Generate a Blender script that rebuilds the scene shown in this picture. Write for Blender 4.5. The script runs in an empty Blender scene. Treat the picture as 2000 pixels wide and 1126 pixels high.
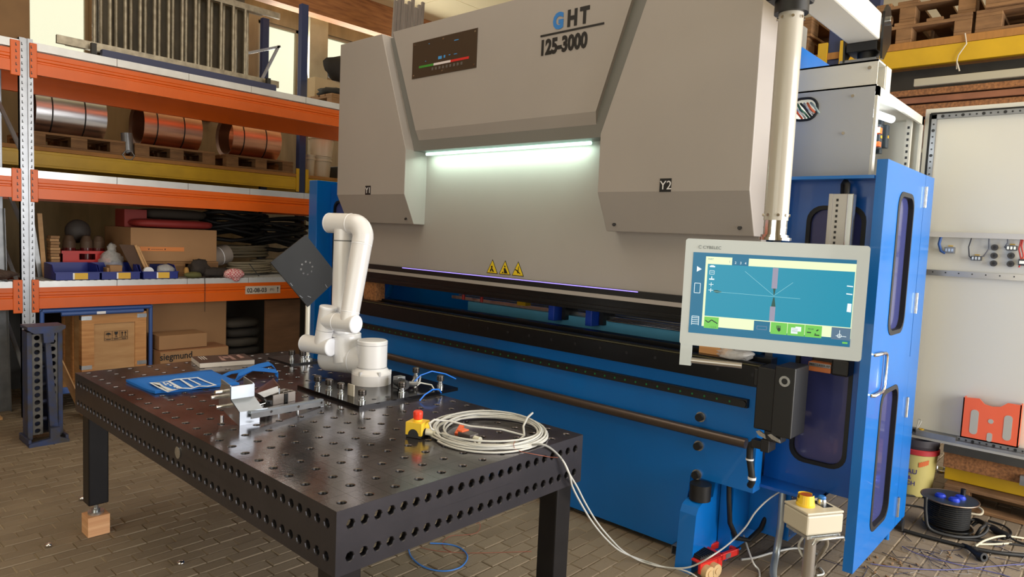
import bpy, math, random
from mathutils import Vector, Matrix
random.seed(7)
S = bpy.context.scene
PI = math.pi
# ---------------------------------------------------------------- camera
F = 1335.365
CAM = Vector((-1.10774, -1.63700, 1.66917))
RT = Vector((0.67036787, -0.74066571, 0.04495802))
UP = Vector((0.02760641, 0.08544053, 0.99596074))
FW = Vector((0.74151521, 0.66641895, -0.0777237))
cd = bpy.data.cameras.new('camera'); cam = bpy.data.objects.new('camera', cd); S.collection.objects.link(cam)
cd.sensor_fit = 'HORIZONTAL'; cd.sensor_width = 36; cd.lens = F/2000*36; cd.clip_start = .05; cd.clip_end = 200
m = Matrix((RT, UP, -FW)).transposed().to_4x4(); m.translation = CAM; cam.matrix_world = m
S.camera = cam
def at(px, py, ax, v):
    """world point seen at a pixel of the 2000x1126 photograph on the plane x, y or z = v"""
    d = RT*((px-1000)/F) - UP*((py-563)/F) + FW
    i = 'xyz'.index(ax); return CAM + d*((v-CAM[i])/d[i])
# ---------------------------------------------------------------- world, lights, exposure
S.view_settings.view_transform = 'Standard'; S.view_settings.look = 'None'
S.view_settings.exposure = 0.64; S.view_settings.gamma = 1.0; S.view_settings.use_curve_mapping = False
w = bpy.data.worlds.new('world'); S.world = w; w.use_nodes = True
bgn = w.node_tree.nodes['Background']; bgn.inputs[0].default_value = (.95, .95, .70, 1); bgn.inputs[1].default_value = .8
def area(name, loc, target, sx, sy, power, col=(1, 1, 1)):
    l = bpy.data.lights.new(name, 'AREA'); l.shape = 'RECTANGLE'; l.size = sx; l.size_y = sy; l.energy = power; l.color = col
    o = bpy.data.objects.new(name, l); S.collection.objects.link(o); o.location = loc
    o.rotation_euler = (Vector(target)-Vector(loc)).to_track_quat('-Z', 'Y').to_euler(); return o
area('gate_daylight', (3.6, -5.7, 1.95), (3.2, 0, 1.75), 6.6, 3.5, 430, (1.0, .98, .975))
area('side_gate_daylight', (-4.7, -1.0, 1.7), (0, 0.2, 1.2), 4.6, 2.8, 41, (1.0, .95, .915))
area('overhead_fill_light', (0.6, 1.8, 4.7), (0.6, 1.8, 0), 5.0, 2.0, 36, (1.0, .925, .84))  # soft overhead fill light, added under the closed ceiling; no roof window is built
for i, xx in enumerate((1.3, 4.1, 5.4)):
    area('back_window_daylight', (xx, 7.5, 3.9), (xx, 4.6, 4.5), 1.0, 1.0, 30, (1.0, .98, .85))
# ---------------------------------------------------------------- materials
def lin(c): c /= 255; return c/12.92 if c <= .04045 else ((c+.055)/1.055)**2.4
def rgb(r, g, b): return (lin(r), lin(g), lin(b), 1)
MATS = {}
def mat(name, col, rough=.5, metal=0, var=0, scale=6, bump=0, bscale=40, col2=None, emis=0, trans=0, alpha=1, coat=0, stretch=None, island=0, spec=.5):
    if name in MATS: return MATS[name]
    M = bpy.data.materials.new(name); M.use_nodes = True; N = M.node_tree; b = N.nodes['Principled BSDF']
    c = rgb(*col); b.inputs['Base Color'].default_value = c; b.inputs['Roughness'].default_value = rough
    b.inputs['Metallic'].default_value = metal; b.inputs['Coat Weight'].default_value = coat; b.inputs['Specular IOR Level'].default_value = spec
    if emis: b.inputs['Emission Color'].default_value = c; b.inputs['Emission Strength'].default_value = emis; b.inputs['Base Color'].default_value = tuple(q*.12 for q in c[:3])+(1,)
    if trans: b.inputs['Transmission Weight'].default_value = trans; b.inputs['IOR'].default_value = 1.45
    if alpha < 1: b.inputs['Alpha'].default_value = alpha
    tc = None
    if var or bump:
        tc = N.nodes.new('ShaderNodeTexCoord'); mp = N.nodes.new('ShaderNodeMapping'); N.links.new(tc.outputs['Object'], mp.inputs[0])
        if stretch: mp.inputs['Scale'].default_value = stretch
    if var or island:
        c2 = rgb(*col2) if col2 else tuple(x*(1-var) for x in c[:3])+(1,)
        mx = N.nodes.new('ShaderNodeMix'); mx.data_type = 'RGBA'; mx.inputs['A'].default_value = c; mx.inputs['B'].default_value = c2
        fac = None
        if var:
            n = N.nodes.new('ShaderNodeTexNoise'); n.inputs['Scale'].default_value = scale; n.inputs['Detail'].default_value = 6; N.links.new(mp.outputs[0], n.inputs['Vector'])
            r = N.nodes.new('ShaderNodeMapRange'); r.inputs[1].default_value = .3; r.inputs[2].default_value = .7; N.links.new(n.outputs['Fac'], r.inputs[0]); fac = r.outputs[0]
        if island:
            g = N.nodes.new('ShaderNodeNewGeometry'); oi = N.nodes.new('ShaderNodeObjectInfo')
            a = N.nodes.new('ShaderNodeMath'); a.operation = 'ADD'; N.links.new(g.outputs['Random Per Island'], a.inputs[0]); N.links.new(oi.outputs['Random'], a.inputs[1])
            fr = N.nodes.new('ShaderNodeMath'); fr.operation = 'FRACT'; N.links.new(a.outputs[0], fr.inputs[0])
            mm = N.nodes.new('ShaderNodeMath'); mm.operation = 'MULTIPLY'; mm.inputs[1].default_value = island; N.links.new(fr.outputs[0], mm.inputs[0])
            if fac:
                ad = N.nodes.new('ShaderNodeMath'); ad.operation = 'MULTIPLY_ADD'; ad.inputs[1].default_value = 1-island
                N.links.new(fac, ad.inputs[0]); N.links.new(mm.outputs[0], ad.inputs[2]); fac = ad.outputs[0]
            else: fac = mm.outputs[0]
        N.links.new(fac, mx.inputs['Factor']); N.links.new(mx.outputs['Result'], b.inputs['Base Color'])
    if bump:
        n2 = N.nodes.new('ShaderNodeTexNoise'); n2.inputs['Scale'].default_value = bscale; n2.inputs['Detail'].default_value = 4; N.links.new(mp.outputs[0], n2.inputs['Vector'])
        bu = N.nodes.new('ShaderNodeBump'); bu.inputs['Strength'].default_value = bump; bu.inputs['Distance'].default_value = .01
        N.links.new(n2.outputs['Fac'], bu.inputs['Height']); N.links.new(bu.outputs[0], b.inputs['Normal'])
    MATS[name] = M; return M
BLUE = mat('blue_paint', (0, 108, 194), .32, var=.10, scale=3, coat=.25)
BLUED = mat('blue_panel', (6, 92, 184), .28, var=.25, scale=4, coat=.3)
GREY = mat('press_grey_paint', (166, 159, 154), .42, var=.05, scale=2, bump=.03, bscale=260)
DGREY = mat('dark_grey_paint', (120, 119, 115), .5)
LGREY = mat('cabinet_grey', (212, 210, 200), .42, bump=.02, bscale=200)
BLACK = mat('black_steel', (17, 18, 21), .30, .15, var=.3, scale=20)
BLKPL = mat('black_plastic', (20, 20, 22), .45)
ZINC = mat('zinc_steel', (205, 208, 210), .25, .9, var=.2, scale=30)
CHROME = mat('chrome', (230, 230, 232), .12, 1)
WHITE = mat('robot_white', (226, 225, 227), .28, coat=.3)
CAPW = mat('robot_cap_white', (240, 242, 250), .3)
WOODP = mat('pallet_wood', (158, 118, 78), .8, var=.45, scale=5, bump=.3, bscale=30, stretch=(1, 1, 6), island=.4, col2=(104, 74, 48))
WOODL = mat('light_wood', (214, 160, 104), .6, var=.3, scale=4, stretch=(1, 1, 10), col2=(186, 128, 76))
PLY = mat('plywood', (206, 164, 116), .6, var=.3, scale=3, stretch=(1, 1, 5), col2=(182, 136, 88))
CARD = mat('cardboard', (168, 128, 90), .8, var=.12, scale=3)
OSB = mat('chipboard', (168, 112, 66), .8, var=.6, scale=60, col2=(110, 72, 42), bump=.3, bscale=80)
ORANGE = mat('orange_paint', (224, 98, 8), .38, var=.12, scale=4)
YELLOW = mat('yellow_paint', (214, 170, 20), .45, var=.15, scale=6)
RED = mat('red_plastic', (200, 32, 24), .4)
BINB = mat('bin_blue', (24, 40, 130), .4)
LABELY = mat('label_yellow', (228, 184, 70), .6)
RUBBER = mat('rubber_black', (16, 16, 17), .6)
CABG = mat('cable_grey', (196, 196, 192), .45)
COPPER = mat('copper_sheet', (230, 172, 140), .36, 1, var=.25, scale=3, stretch=(1, 12, 12))
SILVER = mat('steel_sheet_coil', (222, 222, 226), .30, 1, var=.3, scale=3, stretch=(1, 12, 12))
DARKST = mat('dark_board', (58, 56, 52), .6, var=.3, scale=8)
SHEET = mat('galvanised_sheet', (150, 152, 156), .38, .7, var=.3, scale=12)
GLASSD = mat('tinted_window', (66, 72, 128), .14, var=.1, coat=.5)
CLEAR = mat('clear_film', (226, 226, 226), .25, alpha=.45, var=.2, scale=60, bump=.8, bscale=25)
# ---------------------------------------------------------------- mesh builder
class B:
    def __init__(s): s.v = []; s.f = []; s.sm = []
    def poly(s, pts, sm=False):
        n = len(s.v); s.v += [tuple(p) for p in pts]; s.f.append(tuple(range(n, n+len(pts)))); s.sm.append(sm); return s
    def box(s, x0, x1, y0, y1, z0, z1):
        if x0 > x1: x0, x1 = x1, x0
        if y0 > y1: y0, y1 = y1, y0
        if z0 > z1: z0, z1 = z1, z0
        n = len(s.v); s.v += [(x, y, z) for z in (z0, z1) for y in (y0, y1) for x in (x0, x1)]
        for f in ((0, 2, 3, 1), (4, 5, 7, 6), (0, 1, 5, 4), (2, 6, 7, 3), (0, 4, 6, 2), (1, 3, 7, 5)): s.f.append(tuple(n+i for i in f)); s.sm.append(False)
        return s
    def obox(s, c, ax, h):
        c = Vector(c); a = [Vector(q).normalized()*k for q, k in zip(ax, h)]; n = len(s.v)
        s.v += [tuple(c+a[0]*i+a[1]*j+a[2]*k) for k in (-1, 1) for j in (-1, 1) for i in (-1, 1)]
        for f in ((0, 2, 3, 1), (4, 5, 7, 6), (0, 1, 5, 4), (2, 6, 7, 3), (0, 4, 6, 2), (1, 3, 7, 5)): s.f.append(tuple(n+i for i in f)); s.sm.append(False)
        return s
    def bar(s, p, q, wd, ht, up=(0, 0, 1)):
        p, q = Vector(p), Vector(q); d = (q-p).normalized(); u = Vector(up)
        if abs(d.dot(u)) > .98: u = Vector((1, 0, 0))
        r = d.cross(u).normalized(); u = r.cross(d)
        return s.obox((p+q)/2, (d, r, u), ((q-p).length/2, wd/2, ht/2))
    def cyl(s, p, q, r, seg=20, r2=None, caps=True):
        p, q = Vector(p), Vector(q); d = (q-p).normalized(); r2 = r if r2 is None else r2
        u = Vector((0, 0, 1)) if abs(d.z) < .9 else Vector((1, 0, 0)); e = d.cross(u).normalized(); g = d.cross(e)
        ring = [e*math.cos(2*PI*i/seg)+g*math.sin(2*PI*i/seg) for i in range(seg)]
        a = [p+k*r for k in ring]; b = [q+k*r2 for k in ring]; n = len(s.v); s.v += [tuple(k) for k in a+b]
        for i in range(seg): j = (i+1) % seg; s.f.append((n+i, n+seg+i, n+seg+j, n+j)); s.sm.append(True)
        if caps:
            if r > 1e-6: s.poly(a)
            if r2 > 1e-6: s.poly(b[::-1])
        return s
    def tube(s, path, r, seg=10, closed=False, rs=None):
        P = [Vector(p) for p in path]; n0 = len(s.v); N = len(P)
        t0 = (P[1]-P[0]).normalized(); u = Vector((0, 0, 1)) if abs(t0.z) < .9 else Vector((1, 0, 0)); e = t0.cross(u).normalized()
        for k in range(N):
            a = P[(k-1) % N] if (closed or k) else P[0]; b = P[(k+1) % N] if (closed or k < N-1) else P[-1]
            t = (b-a).normalized(); e = (e-t*e.dot(t)).normalized(); g = t.cross(e); rr = rs[k] if rs else r
            s.v += [tuple(P[k]+(e*math.cos(2*PI*i/seg)+g*math.sin(2*PI*i/seg))*rr) for i in range(seg)]
        for k in range(N if closed else N-1):
            for i in range(seg):
                j = (i+1) % seg; A = n0+k*seg; C = n0+((k+1) % N)*seg
                s.f.append((A+i, A+j, C+j, C+i)); s.sm.append(True)
        if not closed: s.poly([s.v[n0+i] for i in range(seg)][::-1]); s.poly([s.v[n0+(N-1)*seg+i] for i in range(seg)])
        return s
    def prism(s, pts, ax, a, b):
        """polygon given in the two other axes, extruded along ax from a to b"""
        i = 'xyz'.index(ax)
        def mk(p, v): q = list(p); q.insert(i, v); return tuple(q)
        A = [mk(p, a) for p in pts]; C = [mk(p, b) for p in pts]; s.poly(A); s.poly(C[::-1])
        for k in range(len(pts)): l = (k+1) % len(pts); s.poly([A[k], C[k], C[l], A[l]])
        return s
    def lathe(s, c, prof, seg=24, ax=(0, 0, 1)):
        c = Vector(c); d = Vector(ax).normalized(); u = Vector((0, 0, 1)) if abs(d.z) < .9 else Vector((1, 0, 0)); e = d.cross(u).normalized(); g = d.cross(e)
        for (r0, z0), (r1, z1) in zip(prof[:-1], prof[1:]):
            n = len(s.v)
            for r, z in ((r0, z0), (r1, z1)): s.v += [tuple(c+d*z+(e*math.cos(2*PI*i/seg)+g*math.sin(2*PI*i/seg))*r) for i in range(seg)]
            for i in range(seg): j = (i+1) % seg; s.f.append((n+i, n+seg+i, n+seg+j, n+j)); s.sm.append(abs(z1-z0) > 1e-5)
        return s
    def sphere(s, c, r, sx=1, sy=1, sz=1, seg=16, rings=10, jit=0, e=1):
        c = Vector(c); n = len(s.v)
        for a in range(rings+1):
            th = PI*a/rings
            for i in range(seg):
                ph = 2*PI*i/seg; k = 1+random.uniform(-jit, jit)
                q = lambda a: math.copysign(abs(a)**e, a) if abs(a) > 1e-9 else 0
                s.v.append((c.x+r*sx*k*q(math.sin(th))*q(math.cos(ph)), c.y+r*sy*k*q(math.sin(th))*q(math.sin(ph)), c.z+r*sz*k*q(math.cos(th))))
        for a in range(rings):
            for i in range(seg): j = (i+1) % seg; s.f.append((n+a*seg+i, n+(a+1)*seg+i, n+(a+1)*seg+j, n+a*seg+j)); s.sm.append(True)
        return s
W = {}
def link(o, parent=None, loc=None):
    S.collection.objects.link(o)
    if parent: o.parent = parent
def tag(o, label=None, cat=None, group=None, kind=None):
    if label: o['label'] = label
    if cat: o['category'] = cat
    if group: o['group'] = group
    if kind: o['kind'] = kind
    return o
def thing(name, label, cat, loc=(0, 0, 0), group=None, rz=0):
    o = bpy.data.objects.new(name, None); o.empty_display_size = .1; link(o); o.location = loc; o.rotation_euler.z = rz; W[o] = Vector(loc); return tag(o, label, cat, group)
def obj(name, b, material, parent=None, label=None, bev=0, kind=None, org=None, local=False):
    """link builder b as ONE mesh object; its vertices are in world coordinates unless local"""
    me = bpy.data.meshes.new(name); base = Vector(org) if org is not None else (W.get(parent, Vector()) if parent else None)
    if base is None:
        xs = [Vector(v) for v in b.v]; base = Vector((sum(v.x for v in xs)/len(xs), sum(v.y for v in xs)/len(xs), min(v.z for v in xs)))
    if local: base = Vector()
    me.from_pydata([tuple(Vector(v)-base) for v in b.v], [], b.f); me.polygons.foreach_set('use_smooth', b.sm); me.materials.append(material); me.update()
    import bmesh
    bm = bmesh.new(); bm.from_mesh(me); bmesh.ops.recalc_face_normals(bm, faces=bm.faces); bm.to_mesh(me); bm.free()
    o = bpy.data.objects.new(name, me); link(o, parent)
    pw = W.get(parent, Vector()) if parent else Vector()
    o.location = (0, 0, 0) if local else base-pw
    W[o] = pw+(Vector() if local else base-pw)
    if bev:
        md = o.modifiers.new('bevel', 'BEVEL'); md.width = bev; md.segments = 2; md.limit_method = 'ANGLE'; md.angle_limit = .6
        md.harden_normals = False
    if label: o['label'] = label
    if kind: o['kind'] = kind
    return o
def one(name, b, material, label, cat, group=None, bev=0, kind=None):
    o = obj(name, b, material, None, bev=bev); return tag(o, label, cat, group, kind)
def struct(name, b, material, parent=None, **k):
    o = obj(name, b, material, parent, **k)
    if not parent: o['kind'] = 'structure'
    return o
def copy_tree(o, parent=None, loc=None, rz=None, label=None):
    c = o.copy(); S.collection.objects.link(c); c.parent = parent
    if loc is not None: c.location = loc
    if rz is not None: c.rotation_euler.z = rz
    if label: c['label'] = label
    for ch in list(o.children): copy_tree(ch, c)
    W[c] = Vector(loc) if loc is not None else Vector()
    return c
def dup_piece(o, parent, loc, rot=None, sc=None):
    c = o.copy(); S.collection.objects.link(c); c.parent = parent; c.location = loc
    if rot: c.rotation_euler = rot
    if sc: c.scale = sc
    return c
def text(name, s, size, pos, face, material, parent, bold=.0, ext=.0006, sx=1, align='LEFT', label=None, shear=0):
    """flat lettering; face = (right, up) world directions"""
    cu = bpy.data.curves.new(name, 'FONT'); cu.body = s; cu.size = size; cu.extrude = ext; cu.offset = bold; cu.align_x = align; cu.materials.append(material); cu.resolution_u = 3
    o = bpy.data.objects.new(name, cu); link(o, parent); r, u = Vector(face[0]).normalized(), Vector(face[1]).normalized(); n = r.cross(u)
    me = bpy.data.meshes.new_from_object(o); S.collection.objects.unlink(o); bpy.data.objects.remove(o)
    o = bpy.data.objects.new(name, me); link(o, parent)
    mm = Matrix((r*sx, u, n)).transposed().to_4x4(); mm.translation = Vector(pos)-W.get(parent, Vector()); o.matrix_basis = mm
    if label: o['label'] = label
    return o
FX = ((0, -1, 0), (0, 0, 1))   # facing -x
FY = ((1, 0, 0), (0, 0, 1))    # facing -y
# ---------------------------------------------------------------- the hall
RX0, RX1, RY0, RY1, RZ = -5.0, 7.6, -6.0, 7.7, 4.95
CONC = mat('paver_joint_sand', (172, 156, 132), .95, var=.3, scale=20)
PAV = mat('paver_stone', (142, 127, 107), .8, var=.5, scale=3, bump=.2, bscale=90, col2=(116, 101, 83), island=.4)
floor = struct('floor', B().box(RX0, RX1, RY0, RY1, -.15, -.006), CONC, org=(0, 0, 0))
def brickmesh(b, x, y, z, L=.160, D=.077):
    c = .004; n = len(b.v)
    lo = [(x, y, -.03), (x+L, y, -.03), (x+L, y+D, -.03), (x, y+D, -.03)]
    mi = [(x, y, z-c), (x+L, y, z-c), (x+L, y+D, z-c), (x, y+D, z-c)]
    hi = [(x+c, y+c, z), (x+L-c, y+c, z), (x+L-c, y+D-c, z), (x+c, y+D-c, z)]
    b.v += lo+mi+hi
    for k in range(4):
        l = (k+1) % 4; b.f.append((n+k, n+l, n+4+l, n+4+k)); b.f.append((n+4+k, n+4+l, n+8+l, n+8+k)); b.sm += [False, False]
    b.f.append((n+8, n+9, n+10, n+11)); b.sm.append(False)
bb = B(); brickmesh(bb, 0, 0, 0); proto = obj('brick', bb, PAV, floor, local=True)
cells = []
for j in range(-30, 94):
    for i in range(-18, 46):
        x = i*.165 + (.0825 if j % 2 else 0) + .03*math.sin(j*1.7); y = j*.082-.04
        P = Vector((x+.08, y+.04, 0))-CAM; dz = P.dot(FW)
        if x < RX0 or x > RX1-.2 or y > RY1-.1: continue
        if dz > .3:
            px, py = 1000+F*P.dot(RT)/dz, 563-F*P.dot(UP)/dz; vis = -60 < px < 2060 and 560 < py < 1190
        else: vis = False; dz = 99; px = py = 0
        hid = 640 < px < 1060 and py < 900 or (P.x+CAM.x > 2.25 and .1 < P.y+CAM.y < 3.6) or (x > 4.4 and y < 1.2)
        if vis or (dz < 9 and -400 < px < 2400) : cells.append((dz if (vis and not hid) else dz+50, x, y))
cells.sort(); stuffb = B()
for k, (dz, x, y) in enumerate(cells):
    z = random.uniform(-.0025, .0015); dx = random.uniform(-.002, .002)
    if k < 300:
        if k == 0: proto.location = (x+dx, y, z)
        else: dup_piece(proto, floor, (x+dx, y, z), (random.uniform(-.006, .006), random.uniform(-.004, .004), 0))
    else: brickmesh(stuffb, x+dx, y, z)
st = obj('bricks', stuffb, PAV, floor, kind='stuff')
WALLM = mat('wall_boarding', (150, 132, 104), .9, var=.3, scale=2, stretch=(5, 5, 1))
WALLW = mat('wall_plaster', (176, 164, 140), .9, var=.15, scale=3)
CEILM = mat('ceiling_cream', (240, 226, 190), .85, var=.08, scale=2)
BEAMM = mat('glulam_beam', (170, 112, 64), .7, var=.35, scale=4, stretch=(1, 8, 8), col2=(130, 80, 44))
wins = [(.98, 1.62, 3.46, 4.6), (3.72, 4.36, 3.50, 4.52), (4.72, 5.3, 4.12, 4.58), (-1.6, -.6, 3.5, 4.5)]
def holes_wall(b, axis, v0, v1, u0, u1, z0, z1, holes):
    us = sorted({u0, u1}|{h for w_ in holes for h in w_[:2]})
    for a, c in zip(us[:-1], us[1:]):
        hs = [h for h in holes if h[0] <= a and h[1] >= c]; zs = [z0]
        for h in hs: zs += [h[2], h[3]]
        zs.append(z1)
        for p, q in zip(zs[::2], zs[1::2]):
            if axis == 'y': b.box(a, c, v0, v1, p, q)
            else: b.box(v0, v1, a, c, p, q)
    return b
struct('wall_back', holes_wall(B(), 'y', RY1, RY1+.15, RX0, RX1, 0, RZ, wins), WALLM)
struct('wall_right', B().box(RX1, RX1+.15, RY0, RY1, 0, RZ), WALLW)
struct('wall_left', holes_wall(B(), 'x', RX0-.15, RX0, RY0, RY1, 0, RZ, [(-3.4, 1.4, 0, 3.8)]), WALLW)
struct('wall_front', holes_wall(B(), 'y', RY0-.15, RY0, RX0, RX1, 0, RZ, [(.2, 7.0, 0, 3.8)]), WALLW)
cl = struct('ceiling', B().box(RX0, RX1, RY0, RY1, RZ+.02, RZ+.15), CEILM, org=(0, 0, RZ))
for i in range(6):
    for j in range(7):
        x0 = -5+i*2.1; y0 = -6+j*1.96
        obj('panel', B().box(x0+.006, x0+2.094, y0+.006, y0+1.954, RZ, RZ+.02), CEILM, cl)
for k, yy in enumerate((6.9, 3.9)):
    struct('trim_%d' % (k+1), B().box(RX0, RX1, yy-.10, yy+.10, RZ-.42, RZ-.002), BEAMM)
FRM = mat('window_frame', (150, 140, 118), .6)
GL = mat('window_glass', (235, 240, 225), .05, alpha=.12)
for k, (x0, x1, z0, z1) in enumerate(wins):
    wn = struct('window_%d' % (k+1), B().box(x0, x1, RY1+.03, RY1+.08, z0, z0+.04).box(x0, x1, RY1+.03, RY1+.08, z1-.04, z1).box(x0, x0+.04, RY1+.03, RY1+.08, z0, z1).box(x1-.04, x1, RY1+.03, RY1+.08, z0, z1), FRM)
    obj('pane', B().box(x0+.04, x1-.04, RY1+.05, RY1+.056, z0+.04, z1-.04), GL, wn)
# ---------------------------------------------------------------- welding table
TT = .85
TBL = mat('welding_table_steel', (130, 124, 128), .24, .88, var=.3, scale=5, bump=.03, bscale=60, col2=(84, 78, 78))
TBS = mat('welding_table_side', (76, 75, 84), .30, .80, var=.2, scale=5, bump=.03, bscale=60, col2=(66, 66, 74))
def tabletop_mat():
    M = TBL.copy(); M.name = 'welding_table_top'; N = M.node_tree; b = N.nodes['Principled BSDF']
    tc = N.nodes.new('ShaderNodeTexCoord'); sp = N.nodes.new('ShaderNodeSeparateXYZ'); N.links.new(tc.outputs['Object'], sp.inputs[0]); fs = []
    for ax in (0, 1):
        a = N.nodes.new('ShaderNodeMath'); a.operation = 'PINGPONG'; a.inputs[1].default_value = .05; N.links.new(sp.outputs[ax], a.inputs[0])
        l = N.nodes.new('ShaderNodeMath'); l.operation = 'LESS_THAN'; l.inputs[1].default_value = .0007; N.links.new(a.outputs[0], l.inputs[0]); fs.append(l)
    mxm = N.nodes.new('ShaderNodeMath'); mxm.operation = 'MAXIMUM'; N.links.new(fs[0].outputs[0], mxm.inputs[0]); N.links.new(fs[1].outputs[0], mxm.inputs[1])
    old = b.inputs['Base Color'].links[0].from_socket; mx = N.nodes.new('ShaderNodeMix'); mx.data_type = 'RGBA'; N.links.new(old, mx.inputs['A']); mx.inputs['B'].default_value = (.012, .011, .011, 1)
    N.links.new(mxm.outputs[0], mx.inputs['Factor']); N.links.new(mx.outputs['Result'], b.inputs['Base Color'])
    n = N.nodes.new('ShaderNodeTexNoise'); n.inputs['Scale'].default_value = 3; n.inputs['Detail'].default_value = 8; N.links.new(tc.outputs['Object'], n.inputs['Vector'])
    r = N.nodes.new('ShaderNodeMapRange'); r.inputs[1].default_value = .3; r.inputs[2].default_value = .7; r.inputs[3].default_value = .12; r.inputs[4].default_value = .22
    N.links.new(n.outputs['Fac'], r.inputs[0]); N.links.new(r.outputs[0], b.inputs['Roughness']); return M
def holed(b, O, U, V, Nn, us, vs, r, th, ch=.0025):
    """plate on origin O spanned by U, V; a round through hole with a chamfer in the middle of each cell (us, vs = cell borders); Nn points outwards"""
    O, U, V, Nn = Vector(O), Vector(U), Vector(V), Vector(Nn)
    for u0, u1 in zip(us[:-1], us[1:]):
        for v0, v1 in zip(vs[:-1], vs[1:]):
            cx, cy = (u0+u1)/2, (v0+v1)/2; hx, hy = (u1-u0)/2, (v1-v0)/2
            if min(hx, hy) < r+.004: b.poly([O+U*u0+V*v0, O+U*u1+V*v0, O+U*u1+V*v1, O+U*u0+V*v1]); continue
            out = []
            for k in range(4): out.append((-hx+2*hx*k/4, -hy))
            for k in range(4): out.append((hx, -hy+2*hy*k/4))
            for k in range(4): out.append((hx-2*hx*k/4, hy))
            for k in range(4): out.append((-hx, hy-2*hy*k/4))
            n = len(b.v); ang = [math.atan2(q, p) for p, q in out]; c = O+U*cx+V*cy
            b.v += [tuple(c+U*p+V*q) for p, q in out]
            for rr, dd in ((r+ch, 0), (r, ch), (r, th)): b.v += [tuple(c+U*(rr*math.cos(a))+V*(rr*math.sin(a))-Nn*dd) for a in ang]
            for k in range(16):
                l = (k+1) % 16
                for L in range(3): b.f.append((n+16*L+k, n+16*L+l, n+16*L+16+l, n+16*L+16+k)); b.sm.append(L == 2)
HOLE = mat('hole_shade_steel', (34, 33, 36), .35, .5)  # table steel darkened on the hole walls, shade put into the colour
def objraw(name, b, material, parent, **k):
    me = bpy.data.meshes.new(name); base = W[parent]
    me.from_pydata([tuple(Vector(v)-base) for v in b.v], [], b.f); me.polygons.foreach_set('use_smooth', b.sm); me.materials.append(material); me.materials.append(HOLE); me.polygons.foreach_set('material_index', [1 if q else 0 for q in b.sm]); me.update()
    o = bpy.data.objects.new(name, me); link(o, parent); W[o] = base; return o
tb = thing('welding_table', 'large black welding table full of round clamping holes', 'table', (0, 0, 0))
b = B(); holed(b, (0, 0, TT), (1, 0, 0), (0, 1, 0), (0, 0, 1), [i*.1 for i in range(13)], [i*.1 for i in range(25)], .014, .025)
b.poly([(0, 0, TT-.025), (0, 2.4, TT-.025), (0, 2.4, TT-.0251), (0, 0, TT-.0251)])
objraw('table_top', b, tabletop_mat(), tb)
us = [0, .025]+[.025+.05*i for i in range(1, 24)]+[1.2]; ul = [0, .025]+[.025+.05*i for i in range(1, 48)]+[2.4]; vs = [0, .1, .2]
for O, U, Nn, uu in (((0, 0, TT-.2), (1, 0, 0), (0, -1, 0), us), ((0, 2.4, TT-.2), (1, 0, 0), (0, 1, 0), us), ((0, 0, TT-.2), (0, 1, 0), (-1, 0, 0), ul), ((1.2, 0, TT-.2), (0, 1, 0), (1, 0, 0), ul)):
    b = B(); holed(b, O, U, (0, 0, 1), Nn, uu, vs, .014, .022); O = Vector(O); U = Vector(U)*uu[-1]; I = Vector(Nn)*-.024
    # inner skin below the rows of holes and the rim
    b.poly([O, O+U, O+U+I, O+I]); b.poly([O+Vector((0, 0, .10))+U*.25-I*.02, O+Vector((0, 0, .10))+U*.75-I*.02, O+Vector((0, 0, .1008))+U*.75-I*.02, O+Vector((0, 0, .1008))+U*.25-I*.02])
    objraw('side_plate', b, TBS, tb)
obj('rib', B().box(.025, 1.175, 1.19, 1.21, TT-.19, TT-.026), TBL, tb)
obj('rib', B().box(.59, .61, .025, 2.375, TT-.14, TT-.026), TBL, tb)
obj('disc', B().cyl((-.001, 1.1, TT-.10), (-.004, 1.1, TT-.10), .024, 24), ZINC, tb, 'round steel maker disc on the side')
LEGM = mat('table_leg_black', (40, 39, 42), .38, .6, var=.2, scale=10)
WBL = mat('beech_block', (236, 188, 142), .55, var=.5, scale=1.0, stretch=(.01, .01, 30), col2=(196, 130, 84))
wblabs = ['pale laminated wooden block under the free-standing left table leg', 'wooden block under the near left table leg', 'wooden block under the near right table leg', 'wooden block under the far right table leg']
for k, (lx, ly) in enumerate(((.02, 2.26), (.02, .03), (1.085, .03), (1.085, 2.26))):
    lg = obj('leg', B().box(lx, lx+.095, ly, ly+.095, .165, TT-.19), LEGM, tb, bev=.006)
    cx, cy = lx+.047, ly+.047
    obj('foot', B().cyl((cx, cy, .105), (cx, cy, .12), .038, 24).cyl((cx, cy, .12), (cx, cy, .135), .02, 6).cyl((cx, cy, .13), (cx, cy, .17), .012, 12), ZINC, lg, 'zinc levelling foot')
    one('wooden_block', B().box(cx-.052, cx+.052, cy-.052, cy+.052, 0, .105), WBL, wblabs[k], 'block', bev=.002)
# ---------------------------------------------------------------- press brake
pb = thing('press_brake', 'huge blue and grey sheet metal press brake filling the middle of the hall', 'machine', (2.2, 1.4, 0))
obj('bed', B().prism([(3.45, .03), (.03, .03), (.0, .44), (-.34, .44), (-.34, 1.0), (3.45, 1.0)], 'x', 2.2, 2.29), BLUE, pb, bev=.002)
obj('bed_rail', B().box(2.14, 2.34, -.36, 3.30, .985, 1.085).box(2.155, 2.20, -.36, 3.30, 1.085, 1.10).box(2.26, 2.34, -.36, 3.30, 1.085, 1.115), BLACK, pb, 'black tool rail on the bed', bev=.002)
b = B()
for i in range(20): b.cyl((2.139, 3.1-i*.18, 1.045), (2.1385, 3.1-i*.18, 1.045), .009, 12)
obj('screw', b, mat('dull_screw', (44, 44, 48), .5, .5), pb, kind='stuff')
BEDEDGE = mat('rail_edge', (96, 92, 70), .3, .6)
obj('rail_edge', B().box(2.139, 2.15, -.36, 3.3, 1.088, 1.094), BEDEDGE, pb)
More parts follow.
